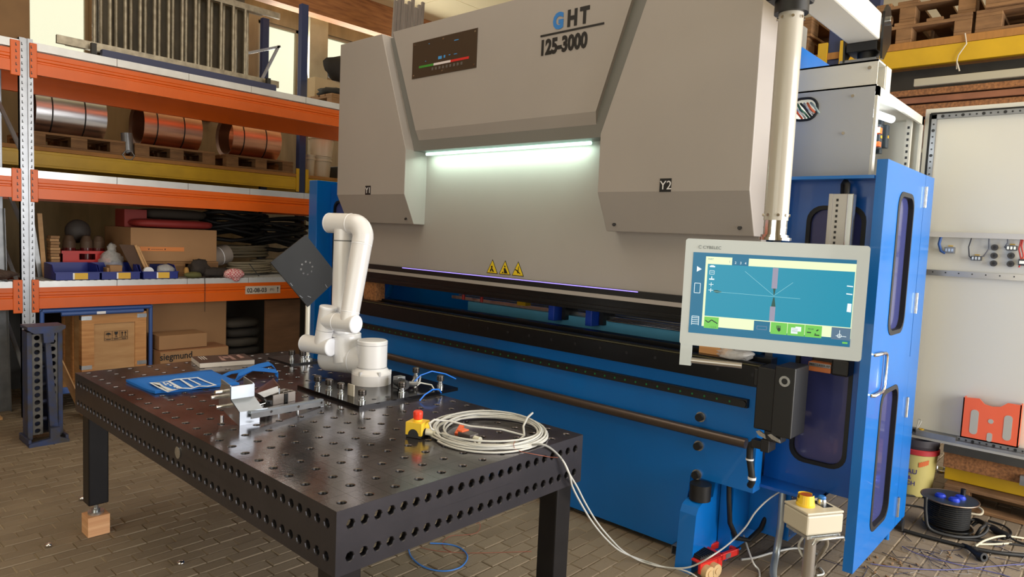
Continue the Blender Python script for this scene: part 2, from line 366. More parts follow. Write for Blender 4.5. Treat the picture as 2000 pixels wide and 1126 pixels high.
obj('scale_rail', B().box(2.172, 2.2, -.29, 3.25, .865, .905).box(2.168, 2.2, -.29, 3.25, .902, .908), BLKPL, pb, 'black slotted rail across the bed front', bev=.001)
obj('end_cap', B().cyl((2.185, -.27, .885), (2.16, -.27, .885), .018, 16), BLKPL, pb)
GRN = mat('green_dot', (20, 110, 60), .5)
b = B()
for i in range(50): b.cyl((2.1725, -.2+i*.069, .884), (2.170, -.2+i*.069, .884), .0055, 8)
obj('green_dot', b, GRN, pb, kind='stuff')
ROD = mat('brown_steel_rod', (92, 80, 72), .3, .6)
obj('rod', B().cyl((2.172, -.30, .69), (2.172, 2.95, .69), .026, 24), ROD, pb, 'dark round bar across the bed front')
for z_ in (.766, .612, .457):
    bo = obj('bolt', B().cyl((2.2, -.04, z_), (2.188, -.04, z_), .027, 24), ZINC, pb)
    obj('bolt_head', B().cyl((2.19, -.04, z_), (2.165, -.04, z_), .020, 20), BLKPL, bo)
# side frames and lower right foot
obj('side_frame', B().prism([(2.30, .05), (4.2, .05), (4.2, 2.77), (2.30, 2.77), (2.30, 1.45), (2.55, 1.40), (2.62, 1.25), (2.55, 1.10), (2.30, 1.0)], 'y', -.20, -.13), BLUE, pb, bev=.003)
obj('side_frame', B().prism([(2.30, .05), (4.2, .05), (4.2, 2.77), (2.30, 2.77), (2.30, 1.45), (2.55, 1.40), (2.62, 1.25), (2.55, 1.10), (2.30, 1.0)], 'y', 3.05, 3.13), BLUE, pb, bev=.003)
obj('foot_post', B().prism([(2.02, 0), (2.42, 0), (2.55, .08), (3.3, .08), (3.3, .44), (2.24, .44), (2.22, .355), (2.10, .35), (2.06, .335), (2.04, .30)], 'y', -.125, -.035), BLUE, pb, 'rounded blue support foot', bev=.002)
obj('jack', B().cyl((2.14, -.09, .352), (2.14, -.09, .435), .055, 24), BLKPL, pb, 'black round jack under the bed')
obj('foot_plate', B().box(2.30, 2.5, -.18, .02, 0, .012), BLUE, pb)
obj('junction_box', B().box(2.52, 2.95, -.42, -.14, .12, .40), BLUE, pb, 'blue box beside the right frame', bev=.003)
b = B()
for z_ in (.15, .25, .36):
    for x_ in (2.53, 2.60): b.cyl((x_, -.421, z_), (x_, -.424, z_), .006, 8)
obj('rivet', b, CHROME, pb, kind='stuff')
obj('back_panel', B().box(4.1, 4.15, -.2, 3.1, .1, 2.6), BLUED, pb)
obj('hose', B().tube([(2.28, -.18, .44), (2.27, -.19, .35), (2.28, -.20, .22), (2.33, -.22, .13), (2.42, -.25, .10), (2.5, -.28, .15), (2.56, -.30, .26), (2.6, -.31, .3)], .013, 10), RUBBER, pb, 'black hose looping behind the foot')
# ram
obj('ram_panel', B().box(2.2, 2.26, -.29, 3.07, 1.385, 3.02), GREY, pb, 'light grey ram front', bev=.002)
obj('ram_core', B().box(2.26, 2.9, -.18, 3.0, 1.5, 2.9), DGREY, pb)
def cover(yr, yl, ytop, mirror):
    zt = 3.085; b = B()
    if mirror: F_ = [(yr, 1.925), (yr, 2.24), (ytop, zt), (yl, zt), (yl, 1.925)]
    else: F_ = [(yr, 1.925), (yr, zt), (ytop, zt), (yl, 2.24), (yl, 1.925)]
    n = len(F_); b.poly([(2.0, y, z) for y, z in F_])
    b.poly([(2.0, yr, 1.925), (2.0, yl, 1.925), (2.1, yl-.005, 1.715), (2.1, yr+.005, 1.715)])
    b.poly([(2.1, yr+.005, 1.715), (2.1, yl-.005, 1.715), (2.2, yl-.005, 1.715), (2.2, yr+.005, 1.715)])
    R = [p for p in F_]
    # sides and top
    for k in range(n):
        p, q = F_[k], F_[(k+1) % n]
        if p[1] == q[1] == 1.925: continue
        b.poly([(2.0, *p), (2.2, *p), (2.2, *q), (2.0, *q)])
    for y, y2 in ((yr, yr+.005), (yl, yl-.005)): b.poly([(2.0, y, 1.925), (2.1, y2, 1.715), (2.2, y2, 1.715), (2.2, y, 1.925)])
    return b
for k, (args, lt, ly, lz) in enumerate((((-.30, .56, .25, False), 'Y2', .142, 1.957), ((2.225, 3.065, 2.54, True), 'Y1', 2.655, 1.957))):
    bld = cover(*args); c = obj('cover', bld, GREY, pb, bev=.004)
    import bmesh
    bm = bmesh.new(); bm.from_mesh(c.data); bmesh.ops.remove_doubles(bm, verts=bm.verts, dist=1e-4); bmesh.ops.recalc_face_normals(bm, faces=bm.faces); bm.to_mesh(c.data); bm.free()
    pl = obj('axis_plate', B().box(1.998, 2.0, ly-.033, ly+.033, lz-.035, lz+.033), BLKPL, c, 'small black plate reading '+lt)
    text('lettering', lt, .062, (1.9975, ly+.032, lz-.022), FX, WHITE, c, .0)
    b = B()
    for yy in ((args[0]+.07, args[1]-.07) if not k else (args[0]+.07,)): b.cyl((2.078, yy, 1.752), (2.074, yy, 1.7545), .011, 12)
    obj('plug', b, BLKPL, c)
def centre():
    b = B(); zt = 3.10; yR, yL, tR, tL = .635, 2.185, .385, 2.475
    b.poly([(2.05, yR, 2.375), (2.05, tR, zt), (2.05, tL, zt), (2.05, yL, 2.375)])
    b.poly([(2.05, yR, 2.375), (2.05, yL, 2.375), (2.10, yL-.02, 2.24), (2.10, yR+.02, 2.24)])
    b.poly([(2.10, yR+.02, 2.24), (2.10, yL-.02, 2.24), (2.2, yL-.02, 2.24), (2.2, yR+.02, 2.24)])
    b.poly([(2.05, yR, 2.375), (2.2, yR, 2.375), (2.2, tR, zt), (2.05, tR, zt)]); b.poly([(2.05, yL, 2.375), (2.2, yL, 2.375), (2.2, tL, zt), (2.05, tL, zt)])
    b.poly([(2.05, tR, zt), (2.2, tR, zt), (2.2, tL, zt), (2.05, tL, zt)])
    for y, y2 in ((yR, yR+.02), (yL, yL-.02)): b.poly([(2.05, y, 2.375), (2.10, y2, 2.24), (2.2, y2, 2.24), (2.2, y, 2.375)])
    return b
cp = obj('centre_cover', centre(), GREY, pb)
obj('channel_strip', B().prism([(.555, 2.235), (.25, 3.07), (2.545, 3.07), (2.23, 2.235)], 'x', 2.075, 2.195), DGREY, pb, 'dark grey channel between the covers')
TUBE = mat('lamp_tube', (206, 255, 232), .3, emis=1.6)
lt_ = obj('lamp_tube', B().cyl((2.165, .74, 2.222), (2.165, 2.19, 2.222), .011, 12), TUBE, pb, 'glowing strip lamp under the centre cover')
l = bpy.data.lights.new('strip_lamp_light', 'AREA'); l.shape = 'RECTANGLE'; l.size = 1.4; l.size_y = .05; l.energy = 3.4; l.color = (.72, 1, .84)
o = bpy.data.objects.new('strip_lamp_light', l); S.collection.objects.link(o); o.location = (2.13, 1.46, 2.205); o.rotation_euler = Matrix(((0, .25, -1), (1, 0, 0), (0, -1, -.25))).transposed().to_euler()
zz_ = (Vector((2.13, 1.46, 2.205))-Vector((2.2, 1.46, 1.9))).normalized(); o.rotation_euler = Matrix((Vector((0, 1, 0)), zz_.cross(Vector((0, 1, 0))), zz_)).transposed().to_euler()
# bottom of the ram
obj('light_bar', B().box(2.17, 2.2, -.29, 3.25, 1.352, 1.390), BLKPL, pb, 'black bar with purple light line', bev=.001)
LED = mat('purple_led', (150, 130, 255), .4, emis=1.3)
obj('led_line', B().box(2.168, 2.171, .37, 2.43, 1.384, 1.389), LED, pb, 'thin glowing purple line')
obj('ram_lip', B().box(2.168, 2.2, -.29, 3.25, 1.328, 1.352), GREY, pb)
obj('tool_clamp', B().box(2.185, 2.34, -.29, 3.25, 1.245, 1.328).box(2.175, 2.185, -.29, 3.25, 1.262, 1.285), BLACK, pb, 'black clamping beam under the ram', bev=.002)
# back gauge seen in the gap
BG = mat('gauge_teal_lit', (104, 186, 224), .35, var=.1)  # teal brightened in place of light coming from behind the machine
obj('back_gauge', B().box(2.62, 2.78, .2, 2.17, .98, 1.14), BG, pb, 'teal back gauge beam in the gap', bev=.003)
obj('gauge_rail', B().box(2.66, 2.70, -.2, 2.4, 1.14, 1.165).box(2.74, 2.77, -.2, 2.4, 1.14, 1.17), ZINC, pb)
for k in range(3): obj('gauge_rod', B().cyl((2.56+.035*k, -.2, 1.15+.004*k), (2.56+.035*k, .82, 1.15+.004*k), .006, 10), CHROME, pb)
BF = mat('gauge_finger_blue', (20, 70, 190), .4)
for yy in (1.24, .93):
    g = obj('gauge_finger', B().box(2.50, 2.60, yy-.025, yy+.025, 1.105, 1.215), BF, pb, 'blue back gauge finger', bev=.003)
    obj('bracket', B().box(2.60, 2.75, yy-.04, yy+.04, 1.14, 1.19).box(2.58, 2.62, yy-.06, yy-.03, 1.11, 1.20), BLKPL, g)
obj('gauge_block', B().box(2.6, 2.66, 1.56, 1.64, 1.165, 1.20), YELLOW, pb)
obj('gauge_knob', B().cyl((2.6, 2.0, 1.15), (2.6, 2.0, 1.19), .012, 10).cyl((2.6, 2.2, 1.15), (2.6, 2.2, 1.19), .012, 10), RED, pb)
obj('cross_panel', B().box(3.6, 3.65, -.2, 3.05, .1, 1.6), BLUED, pb)
for k, (ya, yb_) in enumerate(((2.79, 2.95), (-.14, .0))):
    one('wooden_prop', B().box(2.20, 2.29, ya, yb_, 1.10, 1.244 if k == 0 else 1.20), OSB if not k else WOODL, ('rough wooden block propping the ram at its far end', 'small wooden block lying on the bed rail behind the screen handle')[k], 'block', bev=.002)
one('plastic_film', B().sphere((2.19, -.2, 1.125), .09, .9, 1.0, .3, 14, 8, .22), CLEAR, 'crumpled clear plastic film on the rail behind the screen', 'plastic film')
# name plate, lettering, warning signs
PLB = mat('name_plate_brown', (74, 60, 48), .3, .2)
npl = obj('name_plate', B().box(2.046, 2.05, 1.595, 2.24, 2.735, 2.985), PLB, pb, 'dark brown plate with green, white and red stripe', bev=.001)
for col, ya, yb_, nm in (((62, 140, 50), 2.01, 2.165, 'green'), ((225, 215, 215), 1.84, 2.01, 'white'), ((205, 44, 40), 1.665, 1.84, 'red')):
    obj('stripe', B().box(2.0445, 2.046, ya, yb_, 2.800, 2.815), mat('stripe_'+nm, col, .5), npl, nm+' stripe')
LBL = mat('plate_print_blue', (70, 150, 215), .5); LGR = mat('plate_print_grey', (98, 92, 88), .4)
for ya, yb_, za, zb in ((1.93, 1.965, 2.835, 2.855), (1.895, 1.91, 2.838, 2.855), (1.845, 1.86, 2.848, 2.853), (1.78, 1.81, 2.846, 2.850), (2.09, 2.10, 2.838, 2.842), (1.77, 1.81, 2.935, 2.94), (2.06, 2.07, 2.952, 2.956)):
    obj('print_mark', B().box(2.0445, 2.046, ya, yb_, za, zb), LBL, npl)
b = B()
for i in range(9): b.box(2.0445, 2.046, 2.03-i*.036, 2.012-i*.036, 2.770, 2.788)
obj('print_line', b, LGR, npl)
b = B()
for yy in (1.615, 1.92, 2.22):
    for zz in (2.755, 2.965): b.cyl((2.046, yy, zz), (2.043, yy, zz), .006, 10)
obj('screw', b, CHROME, npl, kind='stuff')
INK = mat('black_lettering', (22, 20, 18), .5); INKB = mat('blue_lettering', (44, 120, 196), .5)
text('lettering', 'G', .122, (2.048, .972, 2.874), FX, INKB, pb, .0065, sx=.86, label='blue letter G')
text('lettering', 'H', .122, (2.048, .868, 2.874), FX, INK, pb, .0065, sx=.82, label='black letter H')
text('lettering', 'T', .122, (2.048, .776, 2.874), FX, INK, pb, .0065, sx=.82, label='black letter T')
obj('underline', B().box(2.047, 2.05, .61, 1.063, 2.842, 2.853), INK, pb)
text('lettering', '125-3000', .118, (2.048, 1.066, 2.738), FX, INK, pb, .0055, sx=.77, label='black number lettering')
WY = mat('warning_yellow', (226, 192, 30), .5)
for k, yc in enumerate((1.520, 1.405, 1.290)):
    t = obj('warning_sign', B().prism([(yc-.052, 1.408), (yc+.052, 1.408), (yc, 1.502)], 'x', 2.1985, 2.2), INK, pb, 'triangular yellow warning sign')
    obj('sign_face', B().prism([(yc-.045, 1.412), (yc+.045, 1.412), (yc, 1.493)], 'x', 2.1975, 2.1985), WY, t)
    b = B()
    if k == 0: b.cyl((2.1975, yc+.004, 1.452), (2.197, yc+.004, 1.452), .008, 10).prism([(yc-.02, 1.42), (yc-.005, 1.42), (yc+.012, 1.441), (yc, 1.445)], 'x', 2.197, 2.1975).prism([(yc+.01, 1.42), (yc+.02, 1.42), (yc+.016, 1.437), (yc+.006, 1.435)], 'x', 2.197, 2.1975)
    if k == 1: b.cyl((2.1975, yc, 1.462), (2.197, yc, 1.462), .006, 10).prism([(yc-.028, 1.417), (yc+.005, 1.417), (yc+.01, 1.45), (yc-.004, 1.452)], 'x', 2.197, 2.1975).box(2.197, 2.1975, yc+.012, yc+.024, 1.417, 1.425)
    if k == 2: b.prism([(yc-.004, 1.425), (yc+.004, 1.425), (yc-.004, 1.47), (yc-.008, 1.47)], 'x', 2.197, 2.1975).prism([(yc-.006, 1.43), (yc+.026, 1.447), (yc+.024, 1.452), (yc-.006, 1.441)], 'x', 2.197, 2.1975).prism([(yc-.025, 1.42), (yc, 1.43), (yc, 1.437), (yc-.02, 1.428)], 'x', 2.197, 2.1975)
    obj('pictogram', b, INK, t)
# black drive unit at the right end of the bed
du = obj('drive_unit', B().box(2.08, 2.22, -.455, -.365, .80, 1.10).box(2.06, 2.24, -.55, -.455, .79, 1.12).box(2.10, 2.2, -.455, -.34, 1.0, 1.085), BLKPL, pb, 'black box with round silver eye at the bed end', bev=.006)
obj('eye_ring', B().lathe((2.059, -.505, 1.055), [(.014, 0), (.025, 0), (.025, .004), (.014, .004), (.014, 0)], 24, (-1, 0, 0)), ZINC, du)
obj('connector', B().box(2.08, 2.15, -.50, -.42, .755, .80).box(2.07, 2.16, -.45, -.41, .70, .76).box(2.08, 2.13, -.43, -.36, .705, .745), BLKPL, du, bev=.003)
obj('latch', B().prism([(-.435, .765), (-.40, .775), (-.385, .792), (-.40, .80), (-.43, .785)], 'x', 2.066, 2.075).prism([(-.505, .765), (-.465, .775), (-.445, .79), (-.46, .798), (-.50, .78)], 'x', 2.056, 2.066), ZINC, du)
obj('hose', B().tube([(2.10, -.37, .725), (2.10, -.355, .715), (2.10, -.35, .69), (2.10, -.352, .64), (2.10, -.365, .58), (2.105, -.37, .53), (2.12, -.355, .505)], .016, 10), RUBBER, du, 'black corrugated hose')
obj('tie', B().lathe((2.1, -.352, .64), [(.017, -.004), (.019, -.004), (.019, .004), (.017, .004)], 12).lathe((2.1, -.370, .55), [(.017, -.006), (.02, -.006), (.02, .006), (.017, .006)], 12), WHITE, du)
# recessed side panel with big window (right) and its left twin
def rounded(x0, x1, y0, y1, r, n=5):
    P = []
    for cx, cy, a in ((x1-r, y1-r, 0), (x0+r, y1-r, 90), (x0+r, y0+r, 180), (x1-r, y0+r, 270)):
        for k in range(n+1): t = math.radians(a+90*k/n); P.append((cx+r*math.cos(t), cy+r*math.sin(t)))
    return P
def between(R, a, b_):
    """corners of rectangle R = (u0, u1, v0, v1) met when walking anticlockwise along its border from a to b_"""
    u0, u1, v0, v1 = R; w_, h_ = u1-u0, v1-v0; T = 2*(w_+h_)
    def par(p):
        if abs(p[0]-u1) < 1e-6: return p[1]-v0
        if abs(p[1]-v1) < 1e-6: return h_+u1-p[0]
        if abs(p[0]-u0) < 1e-6: return h_+w_+v1-p[1]
        return 2*h_+w_+p[0]-u0
    C = [(h_, (u1, v1)), (h_+w_, (u0, v1)), (2*h_+w_, (u0, v0)), (T, (u1, v0))]; ta = par(a); d = (par(b_)-ta) % T
    if d > T*.9: return []
    return [c for _, c in sorted(((t-ta) % T, c) for t, c in C if 1e-6 < (t-ta) % T < d-1e-6)]
def window_slab(parent, ax, v, v2, outer, inner, rad, fmat, rub=.012):
    """slab with a rounded opening, rubber seal and tinted pane; v = outer face, v2 = back face"""
    I = rounded(*inner, rad); i = 'xyz'.index(ax); b = B(); O = outer
    def mk(p, w_): q = list(p); q.insert(i, w_); return tuple(q)
    cx, cy = (inner[0]+inner[1])/2, (inner[2]+inner[3])/2; n = len(I)
    def hit(p):
        dx, dy = p[0]-cx, p[1]-cy; t = 1e9
        if dx > 1e-9: t = min(t, (O[1]-cx)/dx)
        if dx < -1e-9: t = min(t, (O[0]-cx)/dx)
        if dy > 1e-9: t = min(t, (O[3]-cy)/dy)
        if dy < -1e-9: t = min(t, (O[2]-cy)/dy)
        return (cx+dx*t, cy+dy*t)
    H = [hit(p) for p in I]; corners = [(O[1], O[3]), (O[0], O[3]), (O[0], O[2]), (O[1], O[2])]
    for k in range(n):
        l = (k+1) % n; pts = [I[k], I[l], H[l]]+between(O, H[k], H[l])[::-1]+[H[k]]
        b.poly([mk(p, v) for p in pts]); b.poly([mk(p, v2) for p in pts][::-1]); b.poly([mk(I[k], v), mk(I[l], v), mk(I[l], v2), mk(I[k], v2)])
    for k in range(4): l = (k+1) % 4; b.poly([mk(corners[k], v), mk(corners[l], v), mk(corners[l], v2), mk(corners[k], v2)])
    o = obj('panel', b, fmat, parent)
    s_ = (v-v2)/abs(v-v2); J = rounded(inner[0]+rub, inner[1]-rub, inner[2]+rub, inner[3]-rub, rad-rub*.5); K = rounded(inner[0]-rub*.6, inner[1]+rub*.6, inner[2]-rub*.6, inner[3]+rub*.6, rad+rub*.3); g = B()
    for k in range(n):
        l = (k+1) % n; g.poly([mk(K[k], v+s_*.003), mk(K[l], v+s_*.003), mk(J[l], v+s_*.005), mk(J[k], v+s_*.005)]); g.poly([mk(J[k], v+s_*.005), mk(J[l], v+s_*.005), mk(J[l], v2), mk(J[k], v2)]); g.poly([mk(K[k], v+s_*.003), mk(K[l], v+s_*.003), mk(K[l], v), mk(K[k], v)])
    obj('seal', g, RUBBER, o, 'black rubber window seal')
    obj('pane', B().prism(J, ax, (v+v2)/2-.003, (v+v2)/2+.003), GLASSD, o, 'dark blue tinted pane')
    return o
sp = thing('side_guard', 'fixed blue guard panel with dark rounded window right of the press bed', 'guard', (2.42, -.55, 0))
window_slab(sp, 'x', 2.42, 2.46, (-.745, -.303, .47, 2.0), (-.90+.21, -.43, .60, 1.875), .07, BLUED)
obj('top_flange', B().box(2.30, 2.5, -.745, -.303, 2.0, 2.015), BLUE, sp)
sl = thing('side_guard', 'fixed blue guard panel with dark window at the far left end of the press', 'guard', (2.42, 3.6, 0))
window_slab(sl, 'x', 2.42, 2.46, (3.14, 3.795, .03, 2.05), (3.22, 3.74, .60, 1.90), .07, BLUED)
dl = thing('guard_door', 'bright blue guard door edge beside the orange shelving behind the black square plate', 'guard', (2.3, 3.93, 0))
obj('panel', B().box(2.28, 3.3, 3.80, 3.93, .03, 2.08), BLUE, dl, bev=.004)
# open guard door on the right
gd = thing('guard_door', 'tall open blue guard door with two slim dark windows and steel hinges', 'door', (2.31, -.77, .15))
Y0 = -.795; Y1_ = -.75
window_slab(gd, 'y', Y0, Y1_, (2.31, 3.075, 1.11, 2.085), (2.56, 2.86, 1.27, 1.955), .075, BLUE, .014)
window_slab(gd, 'y', Y0, Y1_, (2.31, 3.085, .155, 1.11), (2.55, 2.88, .28, .985), .075, BLUE, .014)
obj('hinge_strip', B().prism([(3.080, 2.085), (3.285, 2.087), (3.31, .155), (3.090, .155)], 'y', Y0, Y1_), BLUE, gd, bev=.002)
for zc, xc in ((1.968, 3.08), (1.402, 3.085), (.831, 3.09), (.268, 3.095)):
    h = obj('hinge', B().box(xc-.018, xc+.018, Y0-.006, Y0, zc-.055, zc+.055).cyl((xc, Y0-.007, zc-.055), (xc, Y0-.007, zc+.055), .007, 10), ZINC, gd)
obj('handle', B().tube([(2.36, Y0, 1.190), (2.365, Y0-.014, 1.194), (2.50, Y0-.014, 1.190), (2.525, Y0-.014, 1.182), (2.535, Y0-.014, 1.165), (2.535, Y0-.014, 1.03), (2.528, Y0-.014, 1.01), (2.50, Y0-.014, 1.0), (2.365, Y0-.014, 1.0), (2.36, Y0, 1.0)], .008, 10), CHROME, gd, 'chrome bow handle')
obj('caster', B().cyl((3.25, Y0-.01, .12), (3.25, Y0+.03, .12), .035, 16).box(3.24, 3.26, Y0, Y0+.02, .12, .16), BLKPL, gd)
obj('strut', B().cyl((3.28, -.72, 0), (3.28, -.72, .16), .014, 10), BLUE, gd)
# vertical aluminium light guard in front of the window
ALU = mat('aluminium_extrusion', (176, 172, 168), .3, .8)
lg_ = thing('light_guard', 'upright aluminium extrusion with cable in front of the blue guard window', 'sensor', (2.32, -.61, 1.30))
obj('body', B().box(2.30, 2.345, -.64, -.56, 1.30, 1.93).box(2.29, 2.30, -.578, -.56, 1.30, 1.93), ALU, lg_, bev=.002)
obj('glossy_side', B().box(2.297, 2.34, -.668, -.64, 1.30, 1.93), mat('alu_bright', (210, 216, 224), .12, .9), lg_, bev=.004)
b = B()
for i in range(24): b.box(2.2985, 2.30, -.602, -.592, 1.32+i*.025, 1.332+i*.025)
obj('slot', b, BLKPL, lg_, kind='stuff')
obj('cable', B().tube([(2.32, -.63, 1.93), (2.32, -.63, 1.975), (2.335, -.615, 1.99), (2.36, -.60, 1.98), (2.37, -.60, 1.90)], .013, 10), RUBBER, lg_, 'black cable')
obj('arm', B().box(2.32, 2.42, -.62, -.58, 1.40, 1.43), BLKPL, lg_)
WOODH = mat('orange_wood_handle', (190, 110, 60), .5, var=.3)
hb = thing('clamp_block', 'orange block with grey lettering strip hanging behind the lower edge of the screen', 'block', (2.3, -.6, .98))
c_ = at(1605, 715, 'x', 2.36)
obj('block', B().box(2.33, 2.40, c_.y-.05, c_.y+.055, c_.z-.025, c_.z+.02), WOODH, hb, bev=.003)
obj('label', B().box(2.328, 2.33, c_.y-.05, c_.y+.05, c_.z, c_.z+.018), SHEET, hb)
text('lettering', 'PREC.LASER-AP-68', .014, (2.3275, c_.y+.048, c_.z+.004), FX, INK, hb)
obj('holder', B().box(2.33, 2.42, c_.y-.13, c_.y-.05, c_.z-.03, c_.z+.05).box(2.39, 2.42, c_.y-.05, c_.y+.06, c_.z-.02, c_.z+.08), BLKPL, hb, bev=.01)
# ---------------------------------------------------------------- electrical cabinet
ec = thing('electrical_cabinet', 'open grey electrical cabinet behind the press, lit by a short lamp', 'cabinet', (3.06, -.4, .55))
x0, x1, y0, y1, z0, z1 = 2.56, 3.56, -.65, -.21, .57, 2.47
CABB = mat('cabinet_grey_blue', (172, 174, 176), .4, bump=.02, bscale=200)
b = B().box(x0+.003, x1, y1-.02, y1, z0, z1).box(x1-.02, x1, y0, y1, z0, z1).box(x0+.003, x1, y0, y1, z0, z0+.02).box(x0+.021, x1, y0+.001, y1, z1-.021, z1-.001)
b.box(x1-.045, x1, y0-.012, y0, z0, z1).box(x0+.003, x0+.045, y0-.012, y0, z0, z1).box(x0+.003, x1, y0-.012, y0, z1-.045, z1)
obj('body', b, LGREY, ec)
# near side wall with the cable hole
hole = rounded(-.385, -.25, 2.33, 2.44, .05); b = B()
I = [(p[0], p[1]) for p in hole]; n = len(I); O_ = [(y1, z1), (y0, z1), (y0, z0), (y1, z0)]; cx, cy = -.33, 2.385
def hit(p):
    dx, dy = p[0]-cx, p[1]-cy; t = 1e9
    if dx > 1e-9: t = min(t, (y1-cx)/dx)
    if dx < -1e-9: t = min(t, (y0-cx)/dx)
    if dy > 1e-9: t = min(t, (z1-cy)/dy)
    if dy < -1e-9: t = min(t, (z0-cy)/dy)
    return (cx+dx*t, cy+dy*t)
H = [hit(p) for p in I]
for k in range(n):
    l = (k+1) % n; pts = [I[k], I[l], H[l]]+between((y0, y1, z0, z1), H[k], H[l])[::-1]+[H[k]]; b.poly([(x0, *p) for p in pts]); b.poly([(x0, *I[k]), (x0, *I[l]), (x0+.02, *I[l]), (x0+.02, *I[k])])
obj('side_wall', b, CABB, ec)
g = B()
for k in range(n): l = (k+1) % n; g.tube([(x0-.003, *I[k]), (x0-.003, *I[l])], .007, 6)
obj('grommet', g, RUBBER, ec)
for k, c in enumerate(((230, 90, 50), (220, 220, 220), (60, 110, 90), (40, 40, 42), (200, 200, 205), (230, 110, 70), (150, 170, 170))):
    yy = -.27-.017*k
    obj('wire', B().tube([(x0+.02, yy+.03, 2.42), (x0-.012, yy, 2.395-.006*(k % 3)), (x0-.004, yy-.02, 2.365), (x0+.03, yy-.03, 2.345)], .006, 6), mat('wire_%d' % k, c, .5), ec)
b = B()
for yy, zz in ((-.55, 2.43), (-.52, 2.25), (-.55, 2.0)): b.cyl((x0, yy, zz), (x0-.006, yy, zz), .008, 10)
obj('screw', b, CHROME, ec, kind='stuff')
# perforated rails inside
PERF = SHEET
for nm, bx in (('rail', (x1-.10, x1-.07, y0+.03, y0+.06, z0, z1)), ('rail', (x1-.10, x1-.07, y1-.08, y1-.05, z0, z1)), ('rail', (x0+.05, x1-.05, y1-.06, y1-.03, z1-.16, z1-.13))):
    r_ = obj(nm, B().box(*bx), LGREY, ec)
    b = B(); i = 0
    if bx[5]-bx[4] > 1:
        while z0+.04+i*.035 < z1-.04: b.box(bx[0]-.001, bx[0]+.002, (bx[2]+bx[3])/2-.006, (bx[2]+bx[3])/2+.006, z0+.04+i*.035, z0+.055+i*.035); i += 1
    else:
        while x0+.08+i*.035 < x1-.08: b.box(x0+.08+i*.035, x0+.095+i*.035, bx[2]-.002, bx[2]+.001, z1-.152, z1-.138); i += 1
    obj('slot', b, BLKPL, r_, kind='stuff')
b = B(); i = 0
while z0+.04+i*.035 < z1-.04: b.box(x1-.0455, x1-.044, y0-.006, y0+.002, z0+.04+i*.035, z0+.055+i*.035); i += 1
lampm = mat('cabinet_lamp', (245, 252, 255), .3, emis=1.5)
lb = obj('lamp', B().box(2.76, 2.82, -.575, -.535, 2.37, 2.42), BLKPL, ec, bev=.003)
obj('lamp_tube', B().cyl((2.82, -.56, 2.395), (3.10, -.60, 2.395), .02, 12), lampm, lb, 'glowing white cabinet lamp')
l = bpy.data.lights.new('cabinet_lamp_light', 'POINT'); l.energy = 2.2; l.color = (.90, .98, 1); l.shadow_soft_size = .05
o = bpy.data.objects.new('cabinet_lamp_light', l); S.collection.objects.link(o); o.location = (2.95, -.57, 2.34)
BRK = mat('breaker_grey', (52, 60, 66), .4); OLV = mat('breaker_orange', (236, 96, 40), .4)
for k in range(3):
    cb_ = at(1712+13*k, 270, 'y', -.56); xx = cb_.x-.03; zb = cb_.z-.085; bk = obj('breaker', B().box(xx, xx+.055, -.52, -.27, zb, zb+.19).box(xx, xx+.055, -.55, -.52, zb+.03, zb+.16), BRK, ec, bev=.004)
    obj('lever', B().box(xx+.005, xx+.05, -.58, -.55, zb+.11, zb+.14).box(xx+.005, xx+.05, -.58, -.55, zb+.04, zb+.065), OLV , bk) if k < 1 else obj('marker', B().box(xx+.018, xx+.036, -.553, -.55, zb+.085, zb+.10), YELLOW, bk)
obj('wire_loom', B().tube([(2.62, -.55, 2.02), (2.66, -.57, 1.98), (2.68, -.56, 1.9), (2.66, -.56, 1.8)], .02, 8).tube([(2.64, -.55, 2.03), (2.69, -.56, 2.0), (2.71, -.56, 1.9), (2.7, -.56, 1.8)], .012, 8), CABG, ec)
obj('mounting_plate', B().box(2.64, 3.45, -.26, -.25, .8, 2.28), SHEET, ec)
# cabinet door swung open, facing the camera
cdv = obj('door', B().box(3.56, 3.585, -1.66, -.665, .56, 2.52), LGREY, ec, 'large off-white cabinet door swung wide open', bev=.004)
obj('door_frame', B().box(3.535, 3.56, -1.62, -.705, 2.455, 2.48).box(3.535, 3.56, -1.62, -.705, .60, .625).box(3.535, 3.56, -.73, -.705, .60, 2.48).box(3.535, 3.56, -1.62, -1.595, .60, 2.48), SHEET, cdv, 'perforated steel frame inside the door')
b = B()
for i in range(28):
    if i < 26: b.cyl((3.5345, -.76-i*.033, 2.4675), (3.533, -.76-i*.033, 2.4675), .005 if i % 3 else .009, 8); b.cyl((3.5345, -.76-i*.033, .6125), (3.533, -.76-i*.033, .6125), .005 if i % 3 else .008, 8)
for i in range(50): b.cyl((3.5345, -.7175, .66+i*.036), (3.533, -.7175, .66+i*.036), .005 if i % 4 else .009, 8)
obj('hole', b, BLKPL, cdv, kind='stuff')
g = B()
for p, q in (((-.695, 2.49), (-1.63, 2.49)), ((-.695, 2.49), (-.695, .59)), ((-.695, .59), (-1.63, .59))): g.bar((3.556, *p), (3.556, *q), .012, .008)
obj('gasket', g, RUBBER, cdv)
obj('cable_duct', B().box(3.52, 3.56, -1.62, -.75, 1.77, 1.80), mat('duct_grey', (196, 194, 190), .5), cdv)
obj('mounting_rail', B().box(3.545, 3.56, -1.62, -.735, 1.545, 1.578).box(3.54, 3.545, -1.62, -.735, 1.545, 1.552), ALU, cdv)
b = B()
for i in range(13): b.cyl((3.5445, -.78-i*.065, 1.565), (3.543, -.78-i*.065, 1.565), .004, 8)
obj('rail_hole', b, BLKPL, cdv, kind='stuff')
KN = mat('socket_black', (60, 58, 56), .5)
